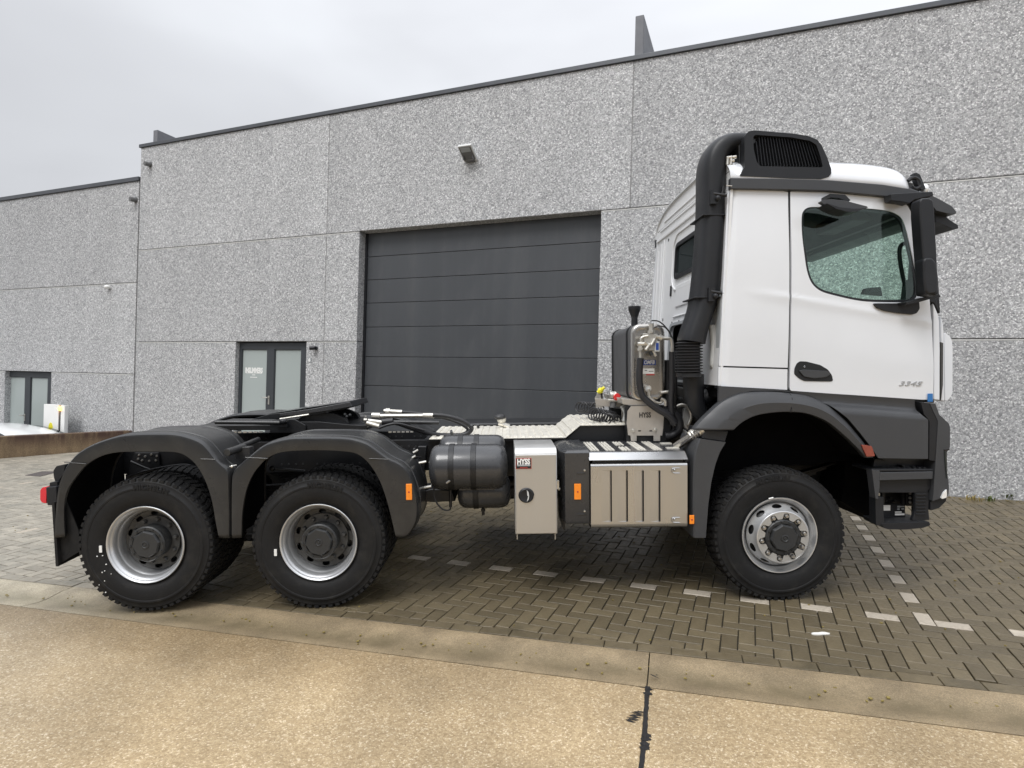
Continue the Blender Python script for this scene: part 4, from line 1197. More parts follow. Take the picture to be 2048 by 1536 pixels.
# arch joining top plate between the guards and clamp tube
x0, z0 = at(463, 903, .12); x1, z1 = at(478, 893, .35); x2, z2 = at(513, 882, .62)
part('guard_bracket', M().tube([(x0 - .01, .06, z0), (x0 + .02, .30, z0 + .01)], .030, 16).tube([(x1, .28, z1 - .01), (x2, .66, z2 + .01)], .022, 14).box(x0 - .02, x0 + .10, .22, .30, z0 - .13, z0 + .02), 'fender_plastic', bevel=.003)
x3, z3 = at(464, 933, .03)
part('hinge_pin', M().sphere((x3, .03, z3), .012, 8).tube([(x3 - .015, .02, z3), (x3 + .02, .06, z3 + .005)], .006, 8), 'zinc')
# tail lamp
tl = part('tail_lamp', M().prism(roundpoly(ats([(101, 972), (122, 970), (124, 1008), (104, 1008)], .10), .01), .05, .42), 'black_plastic', bevel=.006)
obj('lens', M().prism(roundpoly(ats([(88, 978), (92, 973), (101.5, 971), (100, 1005), (91, 1003), (87.5, 997)], .10), .008), .06, .41), 'red_lens', tl, 'G', bevel=.010, segs=3)
part('tail_lamp', M().box(-.70, -.62, 2.08, 2.44, .93, 1.07), 'black_plastic', bevel=.006)
part('lamp_bracket', M().prism(roundpoly(ats([(112, 940), (118, 931), (136, 927), (133, 945), (124, 960), (116, 962), (113, 953)], .15), .01), .12, .30).prism(ats([(107, 963), (122, 961), (122, 971), (106, 971)], .12), .08, .40), 'black_plastic', bevel=.006)

# ------------------------------------------------------------------ chassis
def rail(y0, y1):
    m = M()
    m.box(-.66, 6.05, y0, y0 + .012, .93, 1.205).box(-.66, 6.05, y0 + .0125, y1, .93, .942).box(-.66, 6.05, y0 + .0125, y1, 1.193, 1.205)
    return m
for y0, y1 in ((.82, .90), (1.60, 1.68)):
    r = part('frame_rail', rail(y0, y1) if y0 < 1 else rail(y0, y1), 'chassis_black', bevel=.002, segs=1)
    hb = M()
    for k in range(100):
        xx = -.55 + k * .064
        for zz in (1.15, 1.0):
            if (k * 7 + int(zz * 10)) % 5: hb.lathe([(.001, -.006), (.009, -.006), (.010, -.0)], (xx, y0, zz), 6)
    obj('rail_bolts', hb, 'hub_grey', r, 'G', smooth=0)
for xx in (-.60, .70, 2.05, 3.2, 4.1, 5.9): part('cross_member', M().box(xx, xx + .10, .905, 1.60, .95, 1.18), 'chassis_black', bevel=.006)
part('dark_filler', M().box(-.66, -.62, .63, .815, .55, 1.22).box(-.62, -.10, .83, .85, .70, .925), 'shade_black')  # near-black plates added to fill the gap with painted shade
part('rear_beam', M().box(-.72, -.665, .45, 2.05, .72, .86), 'chassis_black', bevel=.01)
# suspension and axles
for cx in NEARX + (FRX,):
    ax = M().tube([(cx, .60, WZ), (cx, 1.9, WZ)], .07, 14).sphere((cx, 1.25, WZ + .02), .22, 10, (1.1, .9, .95))
    part('axle', ax, 'chassis_black')
for cx in (0.70, FRX):
    for yy in (.72, 1.70):
        m = M()
        for q in range(7):
            L_ = .82 - q * .095
            pts = [(cx + L_ * t, yy, .66 + .10 * (t * L_ / .82) ** 2 * 3 * .5 - q * .018 + .0) for t in [-1 + k * .2 for k in range(11)]]
            ring = []
            for p in pts: ring.append([(p[0], yy - .04, p[2] + .16), (p[0], yy + .04, p[2] + .16), (p[0], yy + .04, p[2] + .175), (p[0], yy - .04, p[2] + .175)])
            m.loft(ring)
        m.box(cx - .09, cx + .09, yy - .06, yy + .06, .52, .70)
        part('leaf_spring', m, 'chassis_black')
part('prop_shaft', M().tube([(1.4, 1.25, .62), (3.9, 1.25, .80)], .06, 14), 'chassis_black')
for cx in NEARX:
    part('brake_chamber', M().lathe([(.001, -.02), (.075, -.02), (.085, .0), (.085, .08), (.07, .10), (.06, .17), (.001, .18)], (cx - .22, .74, .80), 18), 'chassis_black')
part('gearbox', M().prism(roundpoly([(3.55, .62), (4.5, .55), (5.9, .62), (5.9, 1.45), (4.6, 1.50), (4.35, 1.15), (3.6, 1.05)], .08), .95, 1.55), 'chassis_black', bevel=.03)
m = M()
for k in range(14):
    xx = 4.42 + .1 * k; m.tube([(xx, .86, 1.0 + .03 * sin(k * 3)), (xx + .06, .80, 1.25), (xx + .12 * sin(k), .78, 1.5)], .012 + .004 * (k % 3), 8)
part('cable_run', m, 'rubber_hose')
part('bracket', M().prism(ats([(270, 905), (318, 905), (320, 934), (255, 960), (262, 925)], .80), .79, .81), 'chassis_black', bevel=.004)
hb = M()
for px, py in ((278, 910), (290, 913), (302, 909), (313, 912), (284, 921), (298, 922), (311, 921), (276, 918)):
    x, z = at(px, py, .785); hb.lathe([(.001, -.010), (.009, -.009), (.011, 0)], (x, .79, z), 8)
part('bolts', hb, 'nut_steel')
x0, z0 = at(262, 923, .7); x1, z1 = at(300, 940, .7); x2, z2 = at(255, 958, .7)
part('brake_hose', M().tube(spline([(x0, .7, z0), (x1 - .05, .68, z1 + .03), (x1, .7, z1), (x1 - .05, .66, z1 - .01), (x2, .7, z2)], 6), .010, 8), 'rubber_hose')
x0, z0 = at(255, 954, .66); x1, z1 = at(310, 938, .66); x2, z2 = at(372, 930, .66); x3, z3 = at(398, 946, .66)
part('brake_hose', M().tube(spline([(x0, .66, z0), (x1, .64, z1), (x2, .66, z2), (x3, .66, z3)], 6), .010, 8), 'rubber_hose')
x0, z0 = at(545, 937, .45); x1, z1 = at(606, 945, .5)
part('shock_absorber', M().tube([(x0, .45, z0), (x1, .55, z1)], .014, 10).sphere((x0, .45, z0), .026, 8), 'hub_grey')
part('inner_arch', M().prism(resamp(spline(ats(F1i, .6), 2), 30), .630, .640), 'chassis_black') if False else None

# deck plates
xl = at(858, 874, .74)[0]; x1, zl = at(1131, 874, .74); x2, zh = at(1160, 849.5, .74); x3 = 3.98
yb = 1.78
top = [(xl, zl), (x1, zl), (x2, zh), (x3, zh)]
m = M()
def deck_seg(a, b, t=.010):
    m_ = M(); (xa_, za_), (xb_, zb_) = a, b
    m_.add([(xa_, .74, za_ - t), (xb_, .74, zb_ - t), (xb_, yb, zb_ - t), (xa_, yb, za_ - t), (xa_, .74, za_), (xb_, .74, zb_), (xb_, yb, zb_), (xa_, yb, za_)], [(0, 3, 2, 1), (4, 5, 6, 7), (0, 1, 5, 4), (1, 2, 6, 5), (2, 3, 7, 6), (3, 0, 4, 7)])
    L_ = hypot(xb_ - xa_, zb_ - za_); d = Vector((xb_ - xa_, 0, zb_ - za_)) / L_; nrm = Vector((-d.z, 0, d.x)); s_ = .03
    while s_ < L_ - .03:
        c = Vector((xa_, (.74 + yb) / 2, za_)) + d * s_ + nrm * .003
        m_.obox(c, (d, Vector((0, 1, 0)), nrm), (.017, (yb - .74) / 2 - .03, .006)); s_ += .068
    return m_
for a, b in zip(top[:-1], top[1:]): part('deck_plate', deck_seg(a, b), 'tread_plate', bevel=.002, segs=1)
part('deck_side', M().prism([(x1 + .02, zl - .014), (x2 + .01, zh - .012), (x3, zh - .012), (x3, zl - .06), (x1, zl - .06)], .76, .78), 'chassis_black')
part('deck_side', M().prism([(xl - .02, zl - .012), (x1, zl - .012), (x1, zl - .03), (xl - .02, zl - .03)], .755, 1.76), 'chassis_black')

# ------------------------------------------------------------------ air tanks
def tank(px0, px1, pyc, rr, y, nm='air_tank', straps=()):
    (xa, zc), (xb, _) = at(px0, pyc, y - rr), at(px1, pyc, y - rr)
    zc = at((px0 + px1) / 2, pyc, y - rr)[1]
    L_ = xb - xa; pr = [(.001, 0), (rr * .5, .006), (rr * .80, .022), (rr * .93, .046), (rr * .985, .072), (rr, .10), (rr, L_ - .10), (rr * .985, L_ - .072), (rr * .93, L_ - .046), (rr * .80, L_ - .022), (rr * .5, L_ - .006), (.001, L_)]
    t = part(nm, M().lathe(pr, (xa, y, zc), 40, 'x'), 'tank_paint', smooth=50)
    for s_ in straps:
        obj('strap', M().lathe([(rr + .003, -.022), (rr + .006, -.020), (rr + .006, .020), (rr + .003, .022)], (xa + s_, y, zc), 40, 'x'), 'chassis_black', t, 'G')
    return t, xa, xb, zc
t1, ta, tb, tz = tank(853, 1016, 941, .186, .33, straps=(.19, .37))
tank(875, 1012, 905, .135, .62, straps=(.19, .33))
tank(912, 1022, 988, .148, .44, straps=(.16,))
x, z = at(966, 1027, .40); part('drain_valve', M().lathe([(.012, .0), (.012, .03), (.018, .03), (.018, .05), (.006, .06)], (x, .44, z - .02), 10, 'z'), 'chassis_black')
for px, py in ((846, 924), (842, 977), (856, 973)):
    x, z = at(px, py, .40); part('fitting', M().tube([(x - .03, .38, z - .005), (x + .03, .38, z + .006)], .011, 8), 'zinc')
x, z = at(894, 964, .2); part('fitting', M().tube([(x, .16, z), (x + .03, .15, z + .02)], .009, 8), 'nut_steel')
x0, z0 = at(918, 979, .26); x1, z1 = at(990, 979, .26)
part('clamp_rod', M().box(x0, x1, .27, .29, z0 - .010, z0 + .008), 'tank_paint', bevel=.003)
P_ = [(868, 965), (868, 990), (873, 1005), (885, 1018), (900, 1019), (901, 1000), (901, 985)]
part('hose', M().tube(spline([(*[at(a, b, .35)[0]], .35, at(a, b, .35)[1]) for a, b in P_], 6), .007, 8), 'rubber_hose')
x, z = at(901, 990, .35); part('pipe', M().tube([(x, .35, z + .08), (x, .35, z - .10)], .013, 10), 'chassis_black')
m = M()
for k, (a, b) in enumerate([((808, 905), (832, 935)), ((812, 925), (842, 915)), ((800, 935), (825, 922)), ((826, 905), (836, 900)), ((800, 940), (812, 945))]):
    p, q = at(*a, .5), at(*b, .55); m.tube(spline([(p[0], .5, p[1]), ((p[0] + q[0]) / 2, .46, (p[1] + q[1]) / 2 + .03), (q[0], .55, q[1])], 6), .008, 8)
part('brake_lines', m, 'rubber_hose')
m = M()
for px, py in ((806, 929), (826, 915), (812, 940), (831, 903)):
    x, z = at(px, py, .44); m.tube([(x - .02, .44, z - .01), (x + .02, .45, z + .012)], .009, 8)
part('brake_fittings', m, 'zinc')
part('valve_block', M().prism(ats([(838, 985), (862, 975), (905, 978), (912, 1000), (868, 1002), (845, 1000)], .5), .45, .75).prism(ats([(838, 890), (856, 890), (850, 960), (836, 960)], .8), .72, .80), 'chassis_black', bevel=.01)

# ------------------------------------------------------------------ stainless toolbox
(xa, za), (xb, zb) = at(1029.5, 909, .04), at(1115, 1068, .04)
tbx = part('toolbox', M().prismx([(.052, zb), (.052, za), (.075, za + .030), (.10, za + .045), (.60, za + .045), (.60, zb)], xa, xb), 'stainless_brushed', bevel=.003, label='tall stainless steel toolbox')
obj('door', M().box(xa + .006, xb - .006, .038, .052, zb + .006, za - .004), 'stainless_brushed', tbx, 'G', bevel=.004)
(x, z) = at(1051.5, 991, .03)
obj('latch', M().lathe([(.058, .0), (.058, -.010), (.050, -.016), (.030, -.010), (.001, -.010)], (x + .005, .038, z), 32), 'black_plastic', tbx, 'G')
obj('latch_grip', M().prism(roundpoly([(x + .008 + .012 * cos(t) * (1 if k < 9 else -1) * 1.0, z) for k, t in enumerate([0])] + [(x + .008, z - .045), (x + .022, z - .028), (x + .026, z), (x + .022, z + .028), (x + .008, z + .045), (x + .012, z)], .002), .010, .030), 'lamp_light_grey', tbx, 'G', bevel=.002)
obj('latch_base', M().prism([(x + .005 + .062 * cos(t), z + .058 * sin(t)) for t in [2 * pi * k / 28 for k in range(28)]][:22] , .034, .040), 'black_plastic', tbx, 'G')
(sa, sz), (sb, sz2) = at(1031.5, 916.5, .036), at(1063, 937.5, .036)
pl = obj('plate', M().box(sa, sb, .033, .037, sz2, sz), 'red_label', tbx, 'G', smooth=0)
bl = obj('plate', M().box(sa + .004, sb - .004, .0318, .0332, sz2 + .004, sz - .004), 'black_label', tbx, 'G', smooth=0)
def on_truck(body, px, py, y, size, mat, parent, sx=1, **kw):
    x, z = at(px, py, y); return wall_text(body, x, y, z, size, mat, parent, 'G', sx=sx, **kw)
on_truck('HYSS', 1047, 923.7, .031, .058, 'white_label', tbx, sx=.78, bold=.003, depth=.0008)
x, z = at(1047.5, 930.5, .031); obj('plate', M().box(x - .052, x + .052, .0305, .0316, z - .007, z + .006), 'grey_label', tbx, 'G', smooth=0)
x, z = at(1047.5, 934.8, .031); obj('plate', M().box(x - .030, x + .030, .0305, .0316, z - .003, z + .002), 'red_label', tbx, 'G', smooth=0)
for px in (1034.5, 1110.5):
    x, z = at(px, 1068, .05); obj('pin', M().tube([(x, .06, z + .01), (x, .06, z - .045)], .004, 8), 'zinc', tbx, 'G')
x, z = at(1118, 965, .12)
obj('side_latch', M().box(xb + .001, xb + .022, .10, .13, z - .05, z + .02).sphere((xb + .02, .115, z - .05), .014, 8), 'zinc', tbx, 'G', bevel=.003)
part('toolbox_bracket', M().prism(ats([(1116, 990), (1124, 1052), (1128, 1054), (1124, 985)], .3), .20, .58), 'chassis_black')

# ------------------------------------------------------------------ battery box and stainless cover
xA, xB_, xC = at(1118, 960, .2)[0], at(1130, 960, .06)[0], at(1180, 960, .05)[0]
z_b, z_t = at(1150, 1049, .06)[1], at(1150, 906, .06)[1]
z_back = at(1150, 880.5, .68)[1]
def ringz(z, ins=0.0, top_y=.72):
    return [(xA + ins, .30, z), (xA + ins, .20 , z), (xB_ + ins * .5, .065 + ins * .6, z), (xC, .065 + ins * .6, z), (xC, top_y, z), (xA + ins, top_y, z)]
m = M().loft([ringz(z_b, .02), ringz(z_b + .03, .0), ringz(z_t, .0), ringz(z_t + (z_back - z_t) * .75, .05), ringz(z_back, .10)])
bb = part('battery_box', m, 'tank_paint', bevel=.008, smooth=30)
for py in (941, 1023):
    x, z = at(1169.5, py, .05); obj('bolt', M().lathe([(.001, -.010), (.007, -.009), (.009, 0)], (x, .064, z), 12), 'zinc', bb, 'G')
    x, z = at(1163, py + 6, .05); obj('recess_lip', M().box(x - .035, x + .03, .058, .066, z - .003, z + .003), 'tank_paint', bb, 'G', bevel=.002)
(ra, rz), (rb_, rz2) = at(1148.5, 968, .05), at(1162.5, 999.5, .05)
def reflector(x0, x1, z0, z1, y, parent, mat='amber'):
    r = obj('side_reflector', M().box(x0, x1, y - .010, y, z0, z1), mat, parent, 'G', bevel=.003)
    obj('reflector_stud', M().lathe([(.001, -.013), (.007, -.012), (.007, -.010)], ((x0 + x1) / 2, y, (z0 + z1) / 2), 10), 'red_label', r, 'G')
    return r
reflector(ra, rb_, rz2, rz, .064, bb)
# stainless cover
xD, xE = at(1178.5, 960, .04)[0], at(1374.5, 960, .04)[0]
zc0, zc1 = at(1280, 1056, .04)[1], at(1280, 927, .04)[1]
zl0, zl1 = at(1280, 921, .035)[1], at(1280, 903, .12)[1]
zl2 = at(1280, 881.5, .70)[1]
sb = part('silencer_box', M().box(xD + .03, xE - .02, .075, .72, zc0 + .03, zl0), 'chassis_black', label='big stainless steel covered box in front of the front wheel')
# front cover with pressed pockets
pocks = []
for px in (1223, 1255, 1287, 1320):
    x_r = at(px, 990, .04)[0]; x_l = at(px - 20, 990, .04)[0]
    pocks.append((x_l, x_r, at(px, 1043, .04)[1], at(px, 940.5, .04)[1]))
fx0, fx1 = xD + .012, xE
outl = roundpoly([(fx0, zc0 + .035), (fx1, zc0 + .035), (fx1, zc1 - .02), (fx0, zc1 - .02)], .004)
m = plate(outl, [[(a, c), (b, c), (b, d), (a, d)] for a, b, c, d in pocks], .036, .040)
for a, b, c, d in pocks:
    dp = .014
    m.add([(a, .0365, c), (b, .036 + dp, c + .004), (b, .036 + dp, d - .004), (a, .0365, d), (b, .036, c), (b, .036, d)],
          [(0, 1, 2, 3), (1, 4, 5, 2), (0, 4, 1), (3, 2, 5)])

# rounded top and bottom rolls
def roll(yz):
    q = M(); q.add([(fx0, y, z) for y, z in yz] + [(fx1, y, z) for y, z in yz], [(k, k + 1, len(yz) + k + 1, len(yz) + k) for k in range(len(yz) - 1)]); return q
rt = [(.036 + .022 * (1 - cos(t)), zc1 - .0195 + .022 * sin(t)) for t in [pi / 2 * k / 6 for k in range(7)]] + [(.09, zc1 + .002)]
rbm = [(.036 + .034 * (1 - cos(t)), zc0 + .0345 - .034 * sin(t)) for t in [pi / 2 * k / 6 for k in range(7)]] + [(.60, zc0 + .0)]
for q in (roll(rt), roll(rbm)): m.add(q.v, q.f)
m.prismx([(.045, zc0 + .04), (.045, zc1 - .03), (.09, zc1), (.6, zc1), (.6, zc0 + .02), (.08, zc0 + .02)], fx1 - .004, fx1 - .0005)
m.prismx([(.045, zc0 + .04), (.045, zc1 - .03), (.09, zc1), (.2, zc1), (.2, zc0 + .02), (.08, zc0 + .02)], fx0 + .0005, fx0 + .004)
obj('cover', m, 'stainless', sb, 'G', smooth=30)
for a, b, c, d in pocks:
    obj('pocket_shade', M().box(b - .0012, b + .0022, .0352, .050, c + .002, d - .002), 'shade_black', sb, 'G', smooth=0)  # black strip paints the shade on the step wall of each pocket
for py in (941, 1040):
    x, z = at(1352, py, .03)
    obj('clip', M().tube(spline([(x + .030, .034, z + .018), (x - .02, .030, z + .018), (x - .030, .028, z + .004), (x - .022, .030, z - .018), (x + .030, .032, z - .022)], 5), .0045, 6).sphere((x - .012, .033, z + .006), .010, 8), 'stainless', sb, 'G')
lid = [(.040, zl0 + .002), (.034, zl0 + .006), (.110, zl1 - .004), (.13, zl1 + .002), (.12, zl1 - .03), (.06, zl0 - .0)]
obj('lid_edge', M().prismx(lid, xD, xE + .004), 'stainless', sb, 'G', bevel=.0015, segs=1, smooth=0)
obj('lid_end', M().prismx([(.036, zl0), (.13, zl1), (.70, zl2), (.70, zl2 - .05), (.13, zl0 - .02), (.05, zl0 - .02)], xE - .01, xE + .010), 'tank_paint', sb, 'G', bevel=.004)
dz_ = lambda y: zl1 + .001 + (zl2 - zl1) * (y - .12) / .58
obj('lid_top', M().prismx([(.12, dz_(.12)), (.70, dz_(.70)), (.70, dz_(.7) - .03), (.12, dz_(.12) - .03)], xD - .01, xE), 'tank_paint', sb, 'G', bevel=.003)
m = M()
for grp in ((1184.6, 1191, 1197.5), (1216, 1222.7, 1229), (1248, 1254, 1261), (1280, 1286.6, 1292.5), (1312, 1318, 1324.5)):
    for gi, px in enumerate(grp):
        x, _ = at(px, 899, .14)
        segs_ = [(.17, .62)]
        if grp[0] == 1248: segs_ = [(.17, .34), (.44, .62)]
        for ya, yb_ in segs_:
            v = []
            for yy in (ya, yb_):
                for dx, dz in ((-.0095, 0), (-.007, .006), (.007, .006), (.0095, 0)): v.append((x + dx, yy, dz_(yy) + dz))
            m.add(v, [(0, 1, 5, 4), (1, 2, 6, 5), (2, 3, 7, 6), (0, 3, 2, 1), (4, 5, 6, 7)])
for (pa, pb, py, y) in ((1321, 1342, 887.5, .5), (1333, 1357, 896, .25)):
    x0, _ = at(pa, py, y); x1_, _ = at(pb, py, y)
    m.box(x0, x1_, y - .03, y + .03, dz_(y) + .0, dz_(y) + .008)
obj('glint_ribs', m, 'tread_plate', sb, 'G', smooth=0)  # pale colour of the ribs stands in for reflections on the wet lid
# exhaust stub rising behind the cover
p, q = at(1352, 893, .30), at(1402, 859, .06)
part('exhaust_pipe', M().tube([(p[0], .30, p[1]), (q[0], .06, q[1])], .032, 20), 'alloy_tank')
m = M()
for k in range(5):
    t = .62 + k * .09; c = (p[0] + (q[0] - p[0]) * t, .30 - .24 * t, p[1] + (q[1] - p[1]) * t)
    m.tube([(c[0] - .008, c[1], c[2] - .006), (c[0] + .008, c[1], c[2] + .006)], .043 + .005 * (k % 2), 18)
part('exhaust_clamp', m, 'zinc')

# ------------------------------------------------------------------ fifth wheel and its slide rails
fw = part('fifth_wheel', M().loft([[(x, y, z) for (x, z) in ats([(502, 839), (540, 828), (566, 826), (620, 818), (700, 803.5), (704.5, 813), (688, 818), (640, 828), (600, 833), (560, 838)], .92)] for y in (.92, 1.0)]), 'chassis_black', bevel=.004)
plan = [(502, 839), (540, 828), (700, 803.5), (704.5, 813), (640, 828), (560, 838)]
sec = ats(plan, .92)
obj('top_plate', M().prism([sec[0], sec[1], sec[2], sec[3], (sec[3][0] - .1, sec[3][1] - .035), (sec[0][0] + .25, sec[0][1] - .01)], 1.002, 1.58), 'chassis_black', fw, 'G', bevel=.004)
obj('edge_plate', M().prism(ats([(560, 826.5), (620, 818.5), (700, 804), (704.5, 813), (650, 822), (600, 829), (560, 832)], .91), .905, .919), 'tank_paint', fw, 'G', bevel=.003)
obj('wear_plate', M().prism([(sec[0][0] + .05, sec[0][1] + .012), (sec[1][0], sec[1][1] + .004), (sec[2][0] - .01, sec[2][1] + .004), (sec[2][0] - .01, sec[2][1] + .001), (sec[1][0], sec[1][1])], .94, 1.56), 'tank_paint', fw, 'G')
obj('pedestal', M().prism(roundpoly(ats([(598, 836), (622, 826), (640, 824), (668, 826), (690, 836), (696, 849), (596, 850)], .98), .02), .97, 1.05).prism(roundpoly(ats([(598, 836), (622, 826), (668, 826), (690, 836), (696, 849), (596, 850)], .98), .02), 1.45, 1.53), 'chassis_black', fw, 'G', bevel=.006)
p, q = at(560, 838, .90), at(618, 829, .90)
obj('release_bar', M().tube([(p[0], .90, p[1]), (q[0], .90, q[1])], .009, 8), 'zinc', fw, 'G')
m = M()
for px, py in ((634, 823), (640, 821.5), (648, 822), (655, 824), (690, 829), (700, 830), (694, 833)):
    x, z = at(px, py, .93); m.sphere((x, .93, z), .014, 6)
obj('grease_fittings', m, 'hub_grey', fw, 'G')
part('mounting_plate', M().prism(ats([(395, 851), (560, 850), (575, 843), (640, 843), (700, 849), (735, 851), (735, 860), (395, 860)], .90), .88, 1.62), 'chassis_black', bevel=.004)
part('mounting_frame', M().prism(ats([(540, 848), (560, 838), (590, 838), (612, 850), (612, 866), (540, 866)], .87), .86, .88), 'chassis_black', bevel=.006)
for (a, b, y, mt) in (((431, 844.5), (560, 845.5), .78, 'fender_plastic'), ((788, 844), (878, 845.5), .85, 'fender_plastic')):
    p, q = at(*a, y), at(*b, y)
    part('mudguard_stay', M().tube([(p[0], y, p[1]), (q[0], y, q[1])], .018, 14), mt)
p = at(566, 843, .78)
part('stay_clamp', M().sphere((p[0], .78, p[1]), .028, 8, (1.2, 1, 1)).box(p[0] - .09, p[0] + .03, .79, .84, p[1] - .05, p[1] + .0), 'chassis_black')
for (a, b) in (((468, 864.5), (530, 865)), ((778, 864), (830, 864.5))):
    p, q = at(*a, .83), at(*b, .83); m = M(); n_ = 6
    for k in range(n_):
        t0, t1 = k / n_, (k + .68) / n_
        m.box(p[0] + (q[0] - p[0]) * t0, p[0] + (q[0] - p[0]) * t1, .805, .819, p[1] - .004, p[1] + .008)
    part('rail_edge_marks', m, 'zinc')
# hydraulic couplings
def zt(name, pts, y, r, mat='zinc', **kw):
    P3 = []
    for q in pts:
        yy = q[2] if len(q) > 2 else y
        x, z = at(q[0], q[1], yy); P3.append((x, yy, z))
    return part(name, M().tube(P3 if len(P3) < 3 else spline(P3, 6), r, 12, **kw), mat)
zt('hydraulic_coupling', [(754, 832), (866, 831.5)], .95, .020)
zt('hydraulic_coupling', [(846, 831.5), (868, 831.5)], .95, .026)
zt('hydraulic_coupling', [(744, 831), (760, 831.5)], .95, .028)
zt('hydraulic_coupling', [(768, 822), (804, 824)], 1.05, .020)
zt('hydraulic_coupling', [(772, 823), (780, 823)], 1.05, .032)
zt('hydraulic_coupling', [(728, 840), (765, 845)], .88, .018)
zt('hydraulic_coupling', [(733, 846), (758, 853)], .86, .022)
zt('hydraulic_coupling', [(730, 832), (735, 854)], .90, .014)
zt('coupling_sleeve', [(764, 844), (786, 842)], .88, .028, 'rubber_hose')
zt('thin_line', [(718, 838), (722, 834), (735, 836), (728, 846), (719, 841)], .86, .004, 'rubber_hose')
zt('hydraulic_hose', [(866, 830), (890, 832), (918, 839), (938, 850), (943, 858), (934, 867), (915, 871), (885, 871), (850, 864), (822, 856), (800, 848), (784, 844)], .92, .021, 'rubber_hose')
zt('hydraulic_hose', [(804, 824), (830, 826), (870, 832), (910, 843), (935, 858), (925, 868), (895, 869), (860, 868), (845, 866)], 1.0, .014, 'rubber_hose')
zt('hydraulic_hose', [(758, 856), (775, 850), (795, 847), (822, 853), (850, 861)], .84, .012, 'rubber_hose')
for px, py in ((944, 853), (956, 852), (903, 866)):
    x, z = at(px, py, .85); part('hose_clip', M().tube([(x - .01, .85, z), (x + .01, .85, z + .004)], .026, 10), 'hub_grey')
x, z = at(1003, 838, 1.6)
part('coupling_bracket', M().sphere((x, 1.6, z), .05, 7).tube([(x - .03, 1.6, z - .04), (x + .08, 1.6, z - .08)], .025, 8), 'zinc').data.materials[0]
x, z = at(1000, 834, 1.58); part('coupling_cap', M().sphere((x, 1.58, z), .045, 6, (1.4, 1, .7)), 'rubber_hose')
p, q = at(940, 845, 1.9), at(1130, 845, 1.9)
part('underbody_blocker', M().box(p[0] - .1, q[0] + .9, 1.85, 2.4, .42, p[1]), 'chassis_black', bevel=.03)  # box added on the far side to keep the underbody dark
# ================================================================== THE CAB
SY_ = .088
def smooth01(t): t = max(0, min(1, t)); return t * t * (3 - 2 * t)
cabp = lambda pts, y=SY_: ats(pts, y)
def lerp_line(p, q): return lambda x: p[1] + (q[1] - p[1]) * (x - p[0]) / (q[0] - p[0])
crease = lerp_line(*cabp([(1489, 578), (1745, 622)]))
xR0 = at(1440, 772, SY_)[0]
def rearx(z): return xR0 + (z - 1.70) * .0552
def side_warp(x, z):
    zc = crease(x); d = z - zc
    y = 0.0
    if d > 0: y += .045 * smooth01(d / .75) * d          # tumblehome above the waist
    fade = smooth01((x - at(1480, 578, SY_)[0]) / .35)
    y += -.006 * fade * math.exp(-(d / .014) ** 2) if d > 0 else -.006 * fade * math.exp(-(d / .05) ** 2)
    # belly of the door
    y += -.006 * math.exp(-((d + .35) / .25) ** 2)
    r = x - rearx(z)
    if r < .07: y += .035 * (1 - max(0, r) / .07) ** 2
    f = x - 6.02
    if f > 0: y += .28 * f * f
    # flange line near the roof
    return y
def frange(a, b, s):
    out = []; 
    while a < b: out.append(a); a += s
    return out
ZC = frange(1.55, 3.35, .022); XC = frange(4.5, 6.4, .05) + [xR0 + k * .012 for k in range(1, 14)]
# rear quarter
quarter = [(1440, 731.5), (1573.5, 735.5), (1577, 597), (1579, 380.5), (1520, 379), (1461, 377.5), (1452, 500)]
q1 = part('rear_quarter', plate(roundpoly(cabp(quarter), [.006, .004, 0, .004, 0, .006, 0]), [], SY_ - .012, SY_ + .012, ZC, XC, side_warp), 'white_paint', smooth=50)
quarter2 = [(1439, 734.5), (1573.3, 738.5), (1573, 779.5), (1438.5, 772)]
part('lower_quarter', plate(roundpoly(cabp(quarter2), .004), [], SY_ - .012, SY_ + .012, ZC, XC, side_warp), 'white_paint', smooth=50)
# door
win_px = [(1604.5, 470), (1605, 435), (1609, 421), (1620, 413.5), (1640, 412.5), (1655, 412.5), (1690, 413), (1735, 415), (1770, 418.5), (1789, 423), (1804, 432), (1811, 444), (1817, 466), (1825, 510), (1831, 545), (1834.5, 572), (1833, 590), (1826, 600), (1813, 604.5), (1775, 605), (1730, 603.5), (1700, 599), (1670, 592), (1645, 585), (1630, 576), (1619, 562), (1612, 540), (1608, 510)]
winc = spline(cabp(win_px), 3, closed=True)
door_px = [(1583.5, 381), (1655, 382.5), (1774, 394), (1800, 399.5), (1818, 406), (1830, 430), (1840, 470), (1850, 535), (1858, 598), (1863, 660), (1865.5, 730), (1865.5, 799), (1840, 799), (1700, 789.5), (1577.5, 782), (1578.5, 735), (1581, 597), (1582.5, 480)]
dpoly = roundpoly(cabp(door_px), [.008, 0, 0, .03, .05, 0, 0, 0, 0, 0, 0, .012, 0, 0, .03, 0, 0, 0])
door = part('door', plate(dpoly, [winc], SY_ - .014, SY_ + .014, ZC, XC, side_warp), 'white_paint', smooth=50, label='white driver side door with number plate 3345')
def shrink(poly, f, cxy=None):
    c = sum((Vector(p) for p in poly), Vector((0, 0))) / len(poly)
    return [tuple(c + (Vector(p) - c) * f) for p in poly]
def inset(poly, d):
    n = len(poly); out = []
    ar = sum(poly[i][0] * poly[(i + 1) % n][1] - poly[(i + 1) % n][0] * poly[i][1] for i in range(n))
    sg = 1 if ar > 0 else -1
    for i in range(n):
        t = Vector(poly[(i + 1) % n]) - Vector(poly[i - 1]); t.normalize()
        out.append((poly[i][0] - t.y * d * sg, poly[i][1] + t.x * d * sg))
    return out
wi = inset(winc, .020)
